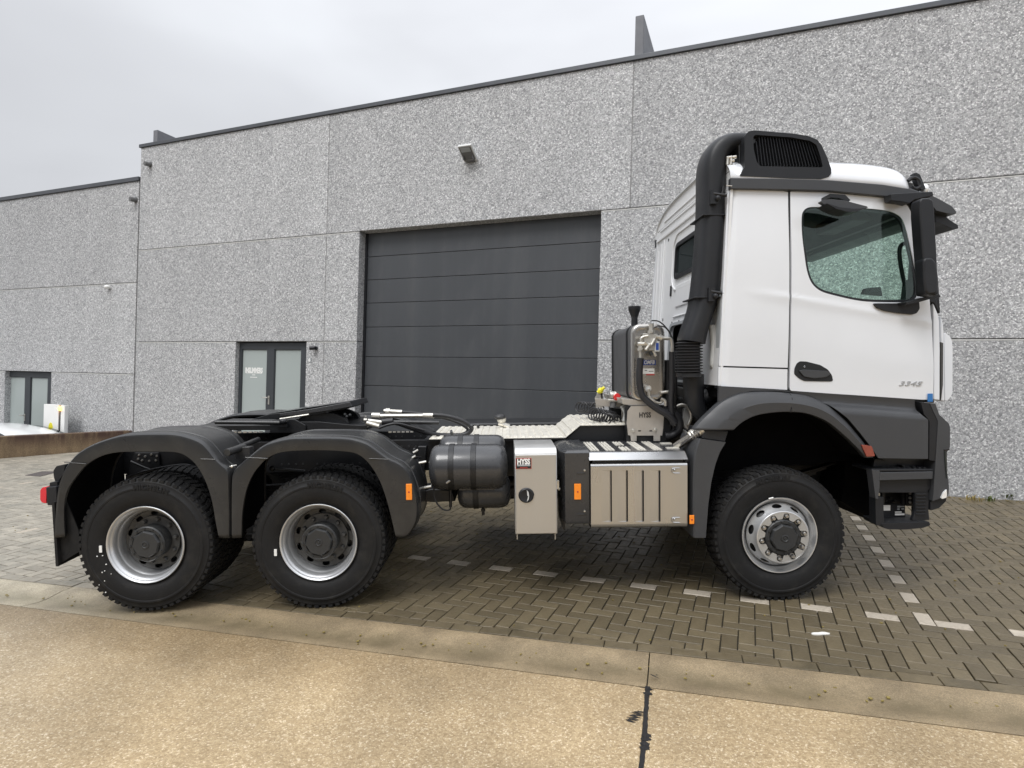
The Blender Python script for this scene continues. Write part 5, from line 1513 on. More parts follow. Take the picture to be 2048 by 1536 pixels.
obj('window_frame', plate(inset(winc, -.002), [wi], SY_ - .006, SY_ + .012, ZC, XC, side_warp), 'black_plastic', door, 'G', smooth=50)
obj('window', plate(inset(winc, .012), [], SY_ + .004, SY_ + .007, None, None, None), 'cab_glass', door, 'G', smooth=0)
# far side: door with its window, quarter
def mirror(m): m.v = [(x, 2.5 - y, z) for x, y, z in m.v]; m.f = [tuple(reversed(f)) for f in m.f]; return m
part('rear_quarter', mirror(plate(cabp([(1438.5, 772), (1573.5, 780), (1577, 597), (1579, 380.5), (1520, 379), (1461, 377.5), (1452, 500)]), [], SY_ - .012, SY_ + .012, ZC, XC, side_warp)), 'white_paint', smooth=50)
fd = part('door', mirror(plate(dpoly, [winc], SY_ - .014, SY_ + .014, ZC, XC, side_warp)), 'white_paint', smooth=50)
obj('window_frame', mirror(plate(inset(winc, -.002), [wi], SY_ - .006, SY_ + .012, ZC, XC, side_warp)), 'black_plastic', fd, 'G', smooth=50)
obj('window', mirror(plate(inset(winc, .012), [], SY_ + .004, SY_ + .007)), 'cab_glass', fd, 'G', smooth=0)
# door gap and inner shells, so that seams read dark
part('door_frame', M().prism(cabp([(1570, 381), (1590, 381), (1586, 600), (1584, 781), (1568, 780), (1572, 600)]), SY_ + .025, SY_ + .06), 'black_plastic')
part('sill_frame', M().prism(cabp([(1445, 725), (1570, 729), (1570, 745), (1445, 741)]), SY_ + .02, SY_ + .05), 'black_plastic')
# handle
hp = [(1586, 748), (1586.5, 737), (1591, 727), (1597, 722.5), (1610, 723), (1638, 730), (1653, 739), (1661, 750), (1663.5, 761), (1659, 763), (1606, 762), (1596, 757)]
hpl = roundpoly(cabp(hp), .012)
hb_ = obj('handle_recess', plate(hpl, [], SY_ - .020, SY_ - .004), 'black_plastic', door, 'G', bevel=.004)
obj('handle', M().prism(roundpoly(cabp([(1594, 741), (1604, 739), (1650, 742), (1657, 748), (1648, 754), (1625, 756.5), (1604, 753)]), .01), SY_ - .034, SY_ - .020), 'dark_grey_plastic', door, 'G', bevel=.006, segs=3)
x, z = at(1606, 733.5, SY_); obj('lock', M().box(x - .006, x + .006, SY_ - .026, SY_ - .020, z - .008, z + .008), 'chrome', door, 'G', bevel=.002)
# number on the door
x, z = at(1819.5, 767.5, SY_ - .02)
m = text_mesh('3345', .050, depth=.0025, bold=.0004, shear=.35, spacing=1.05)
sl = -.035
m.v = [(x + a * 1.75, SY_ - .020 - c, z + b + a * sl) for a, b, c in m.v]
obj('number', m, 'silver', door, 'G', smooth=0)
# blue tape
(xa, za), (xb, zb) = at(1852, 787, SY_), at(1862, 803, SY_)
obj('tape', M().box(xa, xb, SY_ - .020, SY_ - .0172, zb, za), 'blue_tape', door, 'G', smooth=0)
# black corner bracket under the window, kerb mirror base
part('mirror_base', M().prism(roundpoly(cabp([(1745, 607), (1790, 607), (1830, 600), (1835, 604), (1836, 618), (1830, 627), (1822, 629.5), (1790, 626), (1765, 621.5), (1752, 616)], .07), .012), SY_ - .040, SY_ + .0), 'black_plastic', bevel=.010, segs=3)

# roof rail (black strip)
part('roof_rail', M().prism(cabp([(1461, 355.5), (1560, 357), (1658, 360), (1765, 369), (1819, 377.5), (1856, 387.5), (1861, 399), (1840, 402), (1800, 396), (1774, 393), (1655, 381.5), (1580, 379.5), (1461, 377.5)], .08), .078, .13), 'dark_grey_plastic', bevel=.006, segs=2)
part('roof_rail', mirror(M().prism(cabp([(1461, 355.5), (1560, 357), (1658, 360), (1765, 369), (1819, 377.5), (1856, 387.5), (1861, 399), (1840, 402), (1800, 396), (1774, 393), (1655, 381.5), (1580, 379.5), (1461, 377.5)], .08), .078, .13)), 'dark_grey_plastic', bevel=.006, segs=2)
# roof
rail_top = [at(px, py, .10) for px, py in ((1455, 355.5), (1560, 357), (1658, 360), (1765, 369), (1819, 377.5), (1862, 389))]
def rail_z(x):
    for (xa, za), (xb, zb) in zip(rail_top[:-1], rail_top[1:]):
        if x <= xb or (xb, zb) == rail_top[-1]: return za + (zb - za) * (x - xa) / (xb - xa)
sil = [at(px, py, .45) for px, py in ((1560, 323), (1658, 325), (1700, 327), (1745, 333), (1783, 345), (1801, 354), (1812, 361), (1819, 369), (1826, 377), (1836, 385))]
sil = [(rearx(3.4) - .01, sil[0][1] - .01)] + sil
rings = []
for (x, z) in spline(sil, 4):
    zr = rail_z(x) - .02; H_ = max(.02, (z - zr) / .91); ring = []
    hw = 1.155 - .44 * smooth01((x - 5.95) / (sil[-1][0] - 5.95)) ** 1.2
    for k in range(41):
        t = -cos(pi * k / 40); tt = abs(t)
        ring.append((x, 1.25 + hw * t, zr + H_ * (max(0, 1 - tt ** 3.2)) ** (1 / 2.4)))
    rings.append(ring)
roof = part('roof', M().loft(rings, cap=False, closed=False), 'white_paint', smooth=60, solid=.012)

cpoly = cabp([(1790, 376), (1806, 369), (1822, 375), (1856, 387.5), (1862, 398), (1858, 408), (1840, 402), (1800, 396)], .13)
part('roof_corner', M().prism(cpoly, .13, .52), 'dark_grey_plastic', bevel=.015, segs=2)
part('roof_corner', mirror(M().prism(cpoly, .13, .52)), 'dark_grey_plastic', bevel=.015, segs=2)
part('windscreen_frame', M().prism([(sil[-1][0] - .02, sil[-1][1] - .10), (sil[-1][0] + .03, sil[-1][1] - .09), (sil[-1][0] + .03, sil[-1][1] + .0), (sil[-1][0] - .02, sil[-1][1] + .01)], .50, 2.0), 'dark_grey_plastic', bevel=.01)
# rear wall, slightly behind the quarter's edge
zr0 = rail_z(rearx(3.3)) - .02; Hc = (sil[0][1] - zr0) / .91
outline = []
for k in range(31):
    t = -cos(pi * k / 30); outline.append((1.25 + 1.15 * t, zr0 + Hc * (max(0, 1 - abs(t) ** 3.0)) ** (1 / 2.4)))
xw = rearx(2.6)
def back_hole(pxs):
    return [onx(a, b, xw) for a, b in pxs]
wpx = [(1349, 556), (1350.5, 497), (1353, 488), (1394, 462)]
wz0, wz1 = onx(1350, 553, xw)[1], onx(1350, 494, xw)[1]
yfar = onx(1350, 520, xw)[0]
ynear = .45
rw_hole = roundpoly([(ynear, wz0), (yfar, wz0), (yfar, wz1), (ynear, wz1)], .045)
zt_ = onx(1345, 653, xw)[1]; zb_ = onx(1330, 735, xw)[1]; ytun = onx(1346, 690, xw)[0]
low = [(.10, 1.70), (2.5 - ytun, 1.70), (2.5 - ytun, zt_), (ytun, zt_), (ytun, zb_), (2.40, zb_)]
low = roundpoly(low, [0, 0, .10, .10, 0, .02])
out2 = low + [(2.40, zr0)] + outline[::-1][1:-1] + [(.10, zr0)]
m = plate(out2, [rw_hole], -.01, .01, frange(1.7, 3.6, .2), None, None, axis='x')
m.v = [(rearx(z) + x + .012, y, z) for x, y, z in m.v]
back = part('rear_wall', m, 'white_inner', smooth=30)
def bx(y0, y1, z0, z1, pr=.012, nm='pressing', mat='white_inner', bev=.008):
    q = M().box(-pr, 0, y0, y1, z0, z1); q.v = [(rearx(z) + x + .003, y, z) for x, y, z in q.v]
    return obj(nm, q, mat, back, 'G', bevel=bev, segs=3, smooth=40)
fr_ = plate(inset(rw_hole, -.035), [inset(rw_hole, .004)], -.018, .0, None, None, None, axis='x'); fr_.v = [(rearx(z) + x + .002, y, z) for x, y, z in fr_.v]
obj('window_frame', fr_, 'black_plastic', back, 'G', smooth=30)
q = plate(rw_hole, [], -.002, .002, None, None, None, axis='x'); q.v = [(rearx(z) + x + .004, y, z) for x, y, z in q.v]
obj('rear_window', q, 'glass_dark', back, 'G', smooth=0)
# raised frame around the window panel and ribs
for d, w_ in ((.13, .02),):
    q = plate(inset(rw_hole, -d - w_), [inset(rw_hole, -d)], -.014, .0, None, None, None, axis='x'); q.v = [(rearx(z) + x + .002, y, z) for x, y, z in q.v]
    obj('pressing', q, 'white_inner', back, 'G', bevel=.006, segs=2)
bx(.5, 2.32, wz1 + .20, wz1 + .235, .018)
bx(.6, 2.20, wz1 + .30, wz1 + .325, .012); bx(.7, 2.05, wz1 + .375, wz1 + .395, .012)
bx(1.98, 2.02, 1.95, wz1 + .18, .016); bx(2.10, 2.16, 2.05, wz1 + .15, .010); bx(2.24, 2.31, 2.0, wz1 + .1, .010)
bx(ynear + .1, yfar - .05, wz0 - .32, wz0 - .10, .014); bx(.5, yfar + .02, wz0 - .42, wz0 - .405, .016)
for px, py, hw, hh in ((1342, 582, .018, .055), (1389, 567, .018, .055)):
    y, z = onx(px, py, xw); bx(y - hw, y + hw, z - hh, z + hh, .014, 'vent_slot', 'black_plastic', .004)
for px, py in ((1328, 639.5), (1347, 646), (1361, 643), (1377, 640), (1331, 480)):
    y, z = onx(px, py, xw); bx(y - .009, y + .009, z - .014, z + .014, .006, 'hole', 'black_plastic', 0)
# light-edged cutout frame of the tunnel
q = plate(roundpoly([(2.5 - ytun - .03, 1.72), (ytun + .03, 1.72), (ytun + .03, zt_ + .03), (2.5 - ytun - .03, zt_ + .03)], .1), [roundpoly([(2.5 - ytun, 1.70), (ytun, 1.70), (ytun, zt_), (2.5 - ytun, zt_)], .1)], -.02, .0, None, None, None, axis='x')
q.v = [(rearx(z) + x + .003, y, z) for x, y, z in q.v]
obj('tunnel_edge', q, 'grey_label', back, 'G', smooth=30)
part('engine_tunnel', M().box(4.66, 5.6, .55, 1.95, 1.2, zt_ + .05), 'chassis_black')
part('cab_floor', M().box(4.60, 6.2, .13, 2.37, 1.66, 1.72), 'chassis_black')
# interior
part('headliner', M().box(4.62, 5.75, .16, 2.34, 3.38, 3.40), 'headliner')
part('inner_back', M().box(4.64, 4.66, .14, 2.36, 1.72, 3.39), 'dash_grey')
ohz = onx(1700, 472, 6.06)[1]
part('dashboard', M().prism(roundpoly([(5.72, 1.75), (5.66, 2.20), (5.80, 2.36), (6.12, 2.385), (6.25, 2.33), (6.25, 1.75)], .05), .16, 2.34), 'dash_grey', bevel=.02)
part('instrument_hood', M().prism(roundpoly([(5.70, 2.30), (5.72, 2.46), (5.92, 2.47), (6.0, 2.37), (6.0, 2.30)], .04), 1.55, 2.0), 'dash_grey', bevel=.02)
for yy in (.40, 1.70):
    st = part('seat', M().prism(roundpoly([(4.80, 1.95), (5.35, 1.98), (5.36, 2.10), (4.92, 2.12), (4.82, 2.52), (4.70, 2.52)], .05), yy, yy + .48), 'seat_fabric', bevel=.04, segs=3)
part('dash_screen', M().prism(ats([(1726, 588), (1731, 577), (1740, 575), (1762, 573.5), (1766, 592)], 1.0), 1.0, 1.05), 'black_gloss', bevel=.006)
# windscreen, header, pillars
wsT, wsB = Vector((6.13, 3.26)), Vector((6.27, 2.36))
q = M().add([(wsB.x, .20, wsB.y), (wsB.x, 2.30, wsB.y), (wsT.x, 2.24, wsT.y), (wsT.x, .26, wsT.y)], [(0, 1, 2, 3)])
part('windscreen', q, 'cab_glass', smooth=0)
# header over the windscreen; its lower edge is what cuts off the view through the side window
yH, zH = onx(1700, 471.5, 6.10)
part('windscreen_header', M().prism([(5.72, 3.36), (5.78, 3.24), (6.06, zH + .0), (6.14, zH + .01), (6.10, 3.30)], .16, 2.34), 'dash_grey', bevel=.01)
part('sun_blind_housing', M().box(5.80, 6.0, .5, 1.1, zH + .02, zH + .12), 'dash_grey', bevel=.02)
for s in (0, 1):
    mm = M().prism(cabp([(1822, 402), (1838, 400), (1862, 480), (1873, 560), (1877, 628), (1860, 612), (1845, 520), (1835, 450)], .14), .115, .22)
    part('pillar', mm if s == 0 else mirror(mm), 'black_plastic', bevel=.01)
gp = [(1826, 487), (1812, 486.5), (1803, 490), (1799, 500), (1800, 520), (1804, 545), (1810, 570), (1817, 596)]
part('grab_handle', M().tube([(*[at(a, b, .24)[0]], .24, at(a, b, .24)[1]) for a, b in spline(gp, 4)], .016, 10), 'black_plastic')
part('inner_pillar', M().prism(ats([(1826, 500), (1834, 500), (1838, 606), (1806, 608), (1812, 560), (1822, 560)], .22), .20, .26), 'dash_grey') 
# white front: fascia strips, flap and black scuttle
fas = [(1867, 606), (1876, 627), (1879, 640), (1880.5, 700), (1880, 801), (1868.5, 799.5), (1867.5, 700)]
part('fascia', M().prism(cabp(fas, .10), .10, 2.40), 'white_paint', bevel=.008)
fas2 = [(1882, 631), (1887, 648), (1889, 670), (1890, 803), (1882.5, 802)]
part('fascia', M().prism(cabp(fas2, .16), .16, 2.34), 'white_paint', bevel=.01)
part('scuttle', M().prism(cabp([(1858, 592), (1871, 590), (1879, 627), (1868, 606), (1859, 604)], .10), .10, 2.40), 'black_plastic', bevel=.006)
part('front_flap', M().prism(roundpoly(cabp([(1889, 664), (1899, 671), (1904.5, 680), (1906, 700), (1905.5, 788), (1897, 800.5), (1890, 803)], .22), .02), .22, 2.28), 'white_paint', bevel=.02, segs=3)
part('grille_edge', M().prism(cabp([(1880, 684), (1885, 686), (1884.5, 770), (1880.5, 800)], .13), .12, .155), 'disc_grey', bevel=.003)
part('cab_front', M().prism(cabp([(1866, 600), (1869, 606), (1872, 799), (1860, 799)], .14), .14, 2.36), 'white_inner')

# ------------------------------------------------------------------ front wheel arch
FLo = [(1388, 861), (1400, 846), (1418, 828), (1445, 804), (1475, 789.5), (1505, 784), (1550, 783.5), (1580, 786), (1625, 793), (1661, 810), (1694, 837), (1717, 864), (1738, 891), (1754, 915.5)]
FLi = [(1469, 860), (1478, 851), (1490, 842), (1514, 831), (1550, 825), (1586, 824), (1619, 828), (1655, 843), (1682, 864), (1702, 882), (1720, 900), (1733, 915.5)]
n = 80
O = resamp(spline(ats(FLo, 0), 4), n); I = resamp(spline(ats(FLi, 0), 4), n)
rings = []
for (ox, oz), (ix, iz) in zip(O, I):
    def mixp(t, y): return (ox + (ix - ox) * t, y, oz + (iz - oz) * t)
    rings.append([mixp(1, .06), mixp(1, .02), mixp(.97, .006), mixp(.55, -.004), mixp(.48, .002), mixp(.20, .020), mixp(.06, .045), mixp(0, .080)])
lin = [[(ix, .05, iz), (ix + (ox - ix) * .2, .09, iz + (oz - iz) * .2), (ix + (ox - ix) * .2, .47, iz + (oz - iz) * .2)] for (ox, oz), (ix, iz) in zip(O, I)]
part('arch_shade', M().loft(lin, cap=False, closed=False), 'shade_black', smooth=40)  # black sheet added so the arch interior looks deeply shaded
fl = part('wheel_arch', M().loft(rings, cap=False, closed=False), 'dark_grey_plastic', smooth=28, solid=.006)
part('wheel_arch', mirror(M().loft(rings, cap=False, closed=False)), 'dark_grey_plastic', smooth=28, solid=.006)
(x0, z0), (x1, z1) = at(1580.5, 784, .04), at(1583, 826, -.01)
obj('seam', M().tube([(x0, .050, z0 - .005), (x0 + .002, .010, z0 - .05), (x1, -.005, z1 + .02), (x1, .0, z1)], .003, 6), 'black_gloss', fl, 'G')
mkx = ats([(1722, 889), (1743, 892), (1749.5, 912), (1733, 913.5), (1728, 903)], -.012)
ml = obj('marker_lamp', M().prism(roundpoly(mkx, .008), -.018, -.001), 'amber_dark', fl, 'G', bevel=.005)
part('arch_insert', M().prism(ats([(1409, 860), (1457, 862), (1450, 884), (1441, 882), (1404, 877)], .03), .03, .42), 'black_plastic', bevel=.006)
FRo = [(1388, 1076), (1387, 1020), (1387, 960), (1388.5, 915), (1393, 893), (1399, 878)]
FRi = [(1413, 1076), (1418, 1010), (1424, 965), (1432, 930), (1441, 905), (1453, 885)]
O2 = resamp(ats(FRo, 0), 30); I2 = resamp(ats(FRi, 0), 30); rings = []
for (ox, oz), (ix, iz) in zip(O2, I2):
    rings.append([(ix, .40, iz), (ix, .02, iz), (ix - .004, .006, iz), (ox + .012, .004, oz), (ox, .016, oz), (ox, .45, oz)])
part('rear_flap', M().loft(rings, cap=True, closed=True), 'dark_grey_plastic', smooth=30)
part('rear_flap', mirror(M().loft(rings, cap=True, closed=True)), 'dark_grey_plastic', smooth=30)
# inner wheelhouse
xs0, xs1 = at(1400, 880, .5)[0], at(1760, 900, .5)[0]
part('wheelhouse', M().prism([(xs0 + .05, 1.66), (xs1 + .1, 1.66), (xs1 + .15, 1.2), (xs1 - .05, 1.05), (xs0 + .1, .95)], .46, .50).prism([(xs0 + .05, 1.60), (xs1 + .0, 1.60), (xs1 + .0, 1.665), (xs0 + .05, 1.665)], .14, 2.36), 'shade_black')
part('front_underside', M().prism(ats([(1690, 870), (1735, 905), (1752, 925), (1754, 1047), (1732, 1031), (1696, 1010), (1683, 1003), (1690, 960)], .55), .55, 1.2), 'shade_black')

# side apron between arch and bumper
ledge = lerp_line(*ats([(1700, 828), (1855, 840)], 0))
apr = [(1574, 781), (1700, 790), (1840, 800), (1841.5, 815), (1845, 830), (1855.5, 840), (1855, 917.5), (1756, 916)]
apr += [(1739, 891), (1718, 864), (1695, 837), (1662, 810), (1626, 793.5), (1600, 787.5)]
def apron_warp(x, z):
    d = z - ledge(x)
    return .0 if d <= 0 else (.012 * smooth01(d / .035) + .060 * smooth01((d - .03) / .05) - .012 * smooth01((d - .10) / .08))
part('side_apron', plate(ats(apr, .01), [], .004, .016, frange(1.1, 1.72, .0125), frange(5.0, 6.4, .06), apron_warp), 'dark_grey_plastic', smooth=50)
apl = [(1438, 772.5), (1573, 780.5), (1580, 784), (1550, 781.5), (1505, 782), (1475, 787.5), (1448, 801), (1437, 808)]
part('side_apron', M().prism(ats(apl, .06), .062, .09), 'dark_grey_plastic')
part('apron_back', M().prism(ats([(1575, 790), (1850, 806), (1862, 920), (1770, 922)], .10), .10, .13), 'black_plastic')
part('sill', M().prism(ats([(1438, 772), (1574, 780), (1868, 801), (1868, 806), (1574, 786), (1438, 777)], .10), .10, .2), 'black_plastic')
# corner and bumper
part('corner_post', M().prism(roundpoly(ats([(1840, 804), (1858, 806), (1866, 825), (1874, 842), (1871, 922), (1856.5, 920), (1857, 842), (1846, 828)], .04), .006), .030, .10), 'black_plastic', bevel=.006)
bmp = roundpoly(ats([(1859, 806), (1870, 807), (1878, 829), (1897, 846.5), (1899.5, 853), (1899.5, 893), (1897, 900), (1893, 904), (1894, 945), (1897.5, 972), (1896.5, 992), (1864, 1002), (1866, 990), (1870.5, 921), (1875.5, 842), (1867, 825)], .03), [.004] * 3 + [.01, .02, .01, .01, .01, .02, .01, .02, .004, .0, .0, .02, .01])
bump = part('bumper', M().prism(bmp, .026, 2.474), 'dark_grey_plastic', bevel=.03, segs=4, smooth=40)
obj('bumper_lip', M().prism(roundpoly(ats([(1863, 1003.5), (1896, 993), (1894, 1003), (1880, 1017), (1863, 1022)], .04), .008), .05, 2.45), 'black_plastic', bump, 'G', bevel=.02, segs=3)
obj('fog_lamp', M().prism(roundpoly(ats([(1881, 996), (1886, 985), (1892.5, 978.5), (1893, 990), (1892, 995), (1884, 997.5)], .02), .004), .014, .10), 'clear_lens', bump, 'G', bevel=.004)
obj('seam', M().prism(ats([(1888, 899.5), (1899, 898), (1899, 900.5), (1890, 902)], .02), .018, .03), 'black_gloss', bump, 'G')
obj('headlamp', M().prism(ats([(1889, 903), (1893.5, 904), (1893.5, 958), (1890.5, 930)], .02), .018, .4), 'glass_dark', bump, 'G', bevel=.003)
# ------------------------------------------------------------------ steps
stp = part('upper_step', M().prism(ats([(1743, 937.5), (1867, 938.5), (1867, 942), (1761, 943.5), (1743, 943)], .03), .03, .30), 'black_plastic', bevel=.006)
obj('step_face', M().prism(roundpoly(ats([(1760, 945), (1866, 943), (1865, 958), (1759, 961)], .02), .006), .018, .05), 'dark_grey_plastic', stp, 'G', bevel=.008)
obj('step_back', M().prism(ats([(1757, 961), (1865, 958), (1862, 975), (1852, 985), (1757, 985)], .06), .06, .08), 'black_plastic', stp, 'G')
m = M()
for k in range(9):
    for j in range(3):
        xx, _ = at(1772 + k * 10, 940, .05); m.box(xx - .010, xx + .010, .06 + j * .075, .10 + j * .075, at(1800, 938, .05)[1] + .0, at(1800, 938, .05)[1] + .006)
obj('step_tread', m, 'dark_grey_plastic', stp, 'G')
part('step_riser', M().prism(ats([(1748, 918), (1866, 920), (1867, 937), (1744, 936)], .16), .15, .17).prism(ats([(1800, 930), (1808, 930), (1818, 938), (1810, 938)], .12), .10, .15), 'black_plastic')
post = part('step_post', M().prism(roundpoly(ats([(1742.5, 939), (1759, 941), (1758, 975), (1755, 998), (1750, 997), (1746, 965)], .03), .004), .022, .10), 'dark_grey_plastic', bevel=.01, segs=3)
part('step_post', M().prism(roundpoly(ats([(1750, 994), (1766, 994), (1767, 1040), (1768, 1053), (1751, 1050)], .04), .004), .034, .12), 'black_plastic', bevel=.008, segs=3)
sbx = part('step_back_box', plate(ats([(1762, 961), (1826, 960), (1826, 1040), (1764, 1040)], .22), [ats([(1768, 984), (1803, 984), (1803, 1008), (1768, 1008)], .22), ats([(1808.5, 985), (1825, 985), (1825, 1036), (1808.5, 1036)], .22)], .21, .235), 'black_plastic', smooth=0)
obj('recess', M().prism(ats([(1766, 982), (1806, 982), (1806, 1010), (1766, 1010)], .30), .30, .34), 'chassis_black', sbx, 'G')
for (a, b, c, d, mt) in ((1766, 1780.5, 1010.5, 1021, 'white_label'), (1790, 1809, 1027, 1030.3, 'white_label'), (1790, 1803, 1023, 1025.2, 'white_label'), (1795, 1800, 1011.5, 1015, 'grey_label'), (1795, 1799, 1017, 1019.5, 'grey_label'), (1800, 1809, 1012, 1014, 'grey_label'), (1803, 1808, 1016.5, 1019, 'grey_label')):
    (xa, za), (xb, zb) = at(a, c, .205), at(b, d, .205); obj('sticker', M().box(xa, xb, .2035, .2085, zb, za), mt, sbx, 'G', smooth=0)
for px, py in ((1770, 1001), (1779, 998), (1787, 1003)):
    x, z = at(px, py, .28); obj('plug', M().tube([(x, .29, z), (x + .005, .26, z + .01)], .011, 8), 'hub_grey', sbx, 'G')
m = M()
for py in (987, 995.5, 1004): 
    x, z = at(1820, py, .20); m.sphere((x, .20, z), .012, 7)
part('step_bolts', m, 'nut_steel'); part('step_bolt_plate', M().prism(ats([(1812, 982), (1829, 982), (1829, 1012), (1812, 1012)], .21), .205, .24), 'black_plastic', bevel=.004)
col = roundpoly(ats([(1830, 983), (1856, 983), (1858, 988), (1857, 1020), (1859, 1040), (1824, 1041), (1831, 1020)], .06), .004)
rc = part('step_column', M().prism(col, .06, .09), 'black_plastic', bevel=.012, segs=3)
m = M()
for k in range(7):
    (xa, za) = at(1833, 989 + k * 6.6, .05); (xb, _) = at(1852, 989 + k * 6.6, .05); m.box(xa, xb, .050, .062, za - .006, za + .005)
obj('ribs', m, 'black_plastic', rc, 'G', bevel=.002)
tr = ats([(1761, 1046), (1857, 1043), (1859, 1050), (1845, 1055), (1810, 1058.5), (1775, 1058), (1765, 1055)], .04)
ls = part('lower_step', M().prism(roundpoly(tr, .006), .03, .28), 'black_plastic', bevel=.010, segs=3)
zt1 = at(1800, 1045.5, .05)[1]; m = M()
for k in range(11):
    for j in range(4):
        xx, _ = at(1769 + k * 8.2 + (j % 2) * 4, 1046, .06); m.box(xx - .009, xx + .009, .055 + j * .05, .078 + j * .05, zt1 - .004, zt1 + .006)
obj('step_tread', m, 'hub_grey', ls, 'G')

# ------------------------------------------------------------------ reflectors on the mudguards
for (a, b, c, d, y, mt) in ((812, 824.5, 967.5, 999.5, .0, 'amber'), (1378.5, 1388, 1030, 1047.5, .01, 'amber')):
    (xa, za), (xb, zb) = at(a, c, y), at(b, d, y); reflector(xa, xb, zb, za, y, truck, mt)

# ------------------------------------------------------------------ mirrors and things on the door
def rounded_block(pxs, y0, y1, name, mat, r=.02, bev=.02, yref=None, parent=None):
    return obj(name, M().prism(roundpoly(ats(pxs, y0 if yref is None else yref), r), y0, y1), mat, parent or truck, 'G', bevel=bev, segs=4, smooth=50)
mm_ = rounded_block([(1840, 402), (1844, 396), (1858, 395.5), (1867, 400), (1870, 425), (1874, 500), (1878, 588), (1870, 592), (1851, 589), (1847, 520), (1843, 470), (1840, 430)], -.14, -.03, 'mirror', 'black_plastic', .012, .03)
obj('mirror_cap', M().prism(roundpoly(ats([(1847, 521), (1851, 515), (1865, 515), (1873, 524), (1877, 545), (1877.5, 582), (1872, 588), (1858, 590), (1851, 583), (1848, 560)], -.155), .012), -.155, -.05), 'black_plastic', mm_, 'G', bevel=.018, segs=3, smooth=50)
obj('mirror_glass', M().prism(ats([(1846, 410), (1848, 405), (1856, 580), (1853, 500)], -.13), -.13, -.04), 'mirror_glass', mm_, 'G')
part('mirror_arm', M().prism(roundpoly(ats([(1774, 391), (1782, 390), (1858, 386), (1860, 394), (1845, 397), (1822, 402), (1812, 409.5), (1797, 406), (1776, 404)], .04), .006), .0, .085), 'black_plastic', bevel=.012, segs=3)
part('mirror_arm', M().prism(roundpoly(ats([(1803, 606), (1828, 599), (1870, 589), (1872, 596), (1850, 600), (1828, 606), (1806, 611)], .0), .006), -.05, .05), 'black_plastic', bevel=.010, segs=3)
km = rounded_block([(1640, 403), (1648, 399.5), (1664, 398.5), (1690, 401), (1715, 407.5), (1734, 412.5), (1736.5, 415), (1722, 420), (1700, 421), (1672, 419), (1652, 411)], -.12, -.08, 'kerb_mirror', 'dark_grey_plastic', .008, .015)
obj('mirror_underside', M().prism(roundpoly(ats([(1646, 410), (1672, 418), (1700, 421), (1722, 420), (1710, 425.5), (1690, 427.5), (1665, 421)], -.12), .004), -.17, -.03), 'black_plastic', km, 'G', bevel=.008)
part('mirror_arm', M().prism(roundpoly(ats([(1659, 387.5), (1689, 389.5), (1700, 401), (1697, 403.5), (1690, 403), (1676, 397), (1659, 396)], -.04), .004), -.05, .08), 'black_plastic', bevel=.01, segs=3)
# far side mirror
part('mirror', M().box(6.16, 6.30, 2.50, 2.70, 2.45, 3.2), 'black_plastic', bevel=.03)
# sun visor across the windscreen and front mirror
vis = ats([(1858, 384), (1866, 392), (1884, 401), (1904, 412.5), (1913, 424), (1911.5, 428), (1896, 427), (1873, 421), (1866, 413), (1860, 398)], .14)
part('sun_visor', M().prism(roundpoly(vis, .006), .14, 2.36), 'dark_grey_plastic', bevel=.01, segs=3)
part('front_mirror', M().prism(roundpoly(ats([(1869, 420), (1897, 428), (1893, 434), (1900, 440), (1916, 450), (1917, 457), (1908, 459), (1893, 452), (1886, 449), (1871, 444)], .20), .006), .20, .50), 'black_plastic', bevel=.01, segs=3)
# roof lamp bar
lb = part('lamp_bar', M().prism(roundpoly(ats([(1826, 347), (1831, 345.5), (1839, 350), (1850, 378), (1841, 381), (1835, 372)], .15), .004), .14, .19), 'black_plastic', bevel=.005)
obj('lamp_frame', M().tube(spline([(*[at(a, b, .15)[0]], .15, at(a, b, .15)[1]) for a, b in ((1816, 362), (1822, 357), (1830, 356), (1838, 362), (1840, 372), (1832, 378), (1824, 375))], 5), .016, 8), 'black_plastic', lb, 'G')
x, z = at(1853, 377, .15); obj('lens', M().sphere((x, .18, z), .045, 8, (.6, 1, 1)), 'clear_lens', lb, 'G')
part('lamp_bar', M().box(at(1835, 360, .3)[0] - .03, at(1835, 360, .3)[0] + .06, 2.1, 2.2, 3.42, 3.55), 'black_plastic', bevel=.01)

# ------------------------------------------------------------------ roof intake and duct
ib = [(1487.5, 285), (1490, 270), (1496, 264), (1506, 262), (1580, 268), (1614, 273), (1632, 280.5), (1641, 291), (1652, 315), (1660.5, 339), (1660.5, 349), (1655, 355), (1640, 359.5), (1580, 358), (1478, 353), (1482, 345), (1488, 335)]
ibx = ats(ib, .10)
intake = part('air_intake', plate(roundpoly(ibx, .008), [roundpoly(ats([(1505, 275), (1509, 271), (1580, 276), (1618, 283), (1631, 291), (1639, 315), (1643.5, 334), (1640, 336), (1519, 333.5), (1512, 325), (1506, 300)], .10), .012)], .085, .135), 'black_plastic', bevel=.010, segs=3)
obj('intake_body', M().prism(roundpoly(ibx, .01), .136, .88), 'black_plastic', intake, 'G', bevel=.015)
obj('intake_back', M().prism(roundpoly(ats([(1503, 270), (1620, 278), (1634, 290), (1646, 336), (1516, 335)], .13), .004), .128, .1355), 'black_gloss', intake, 'G')
lv = M()
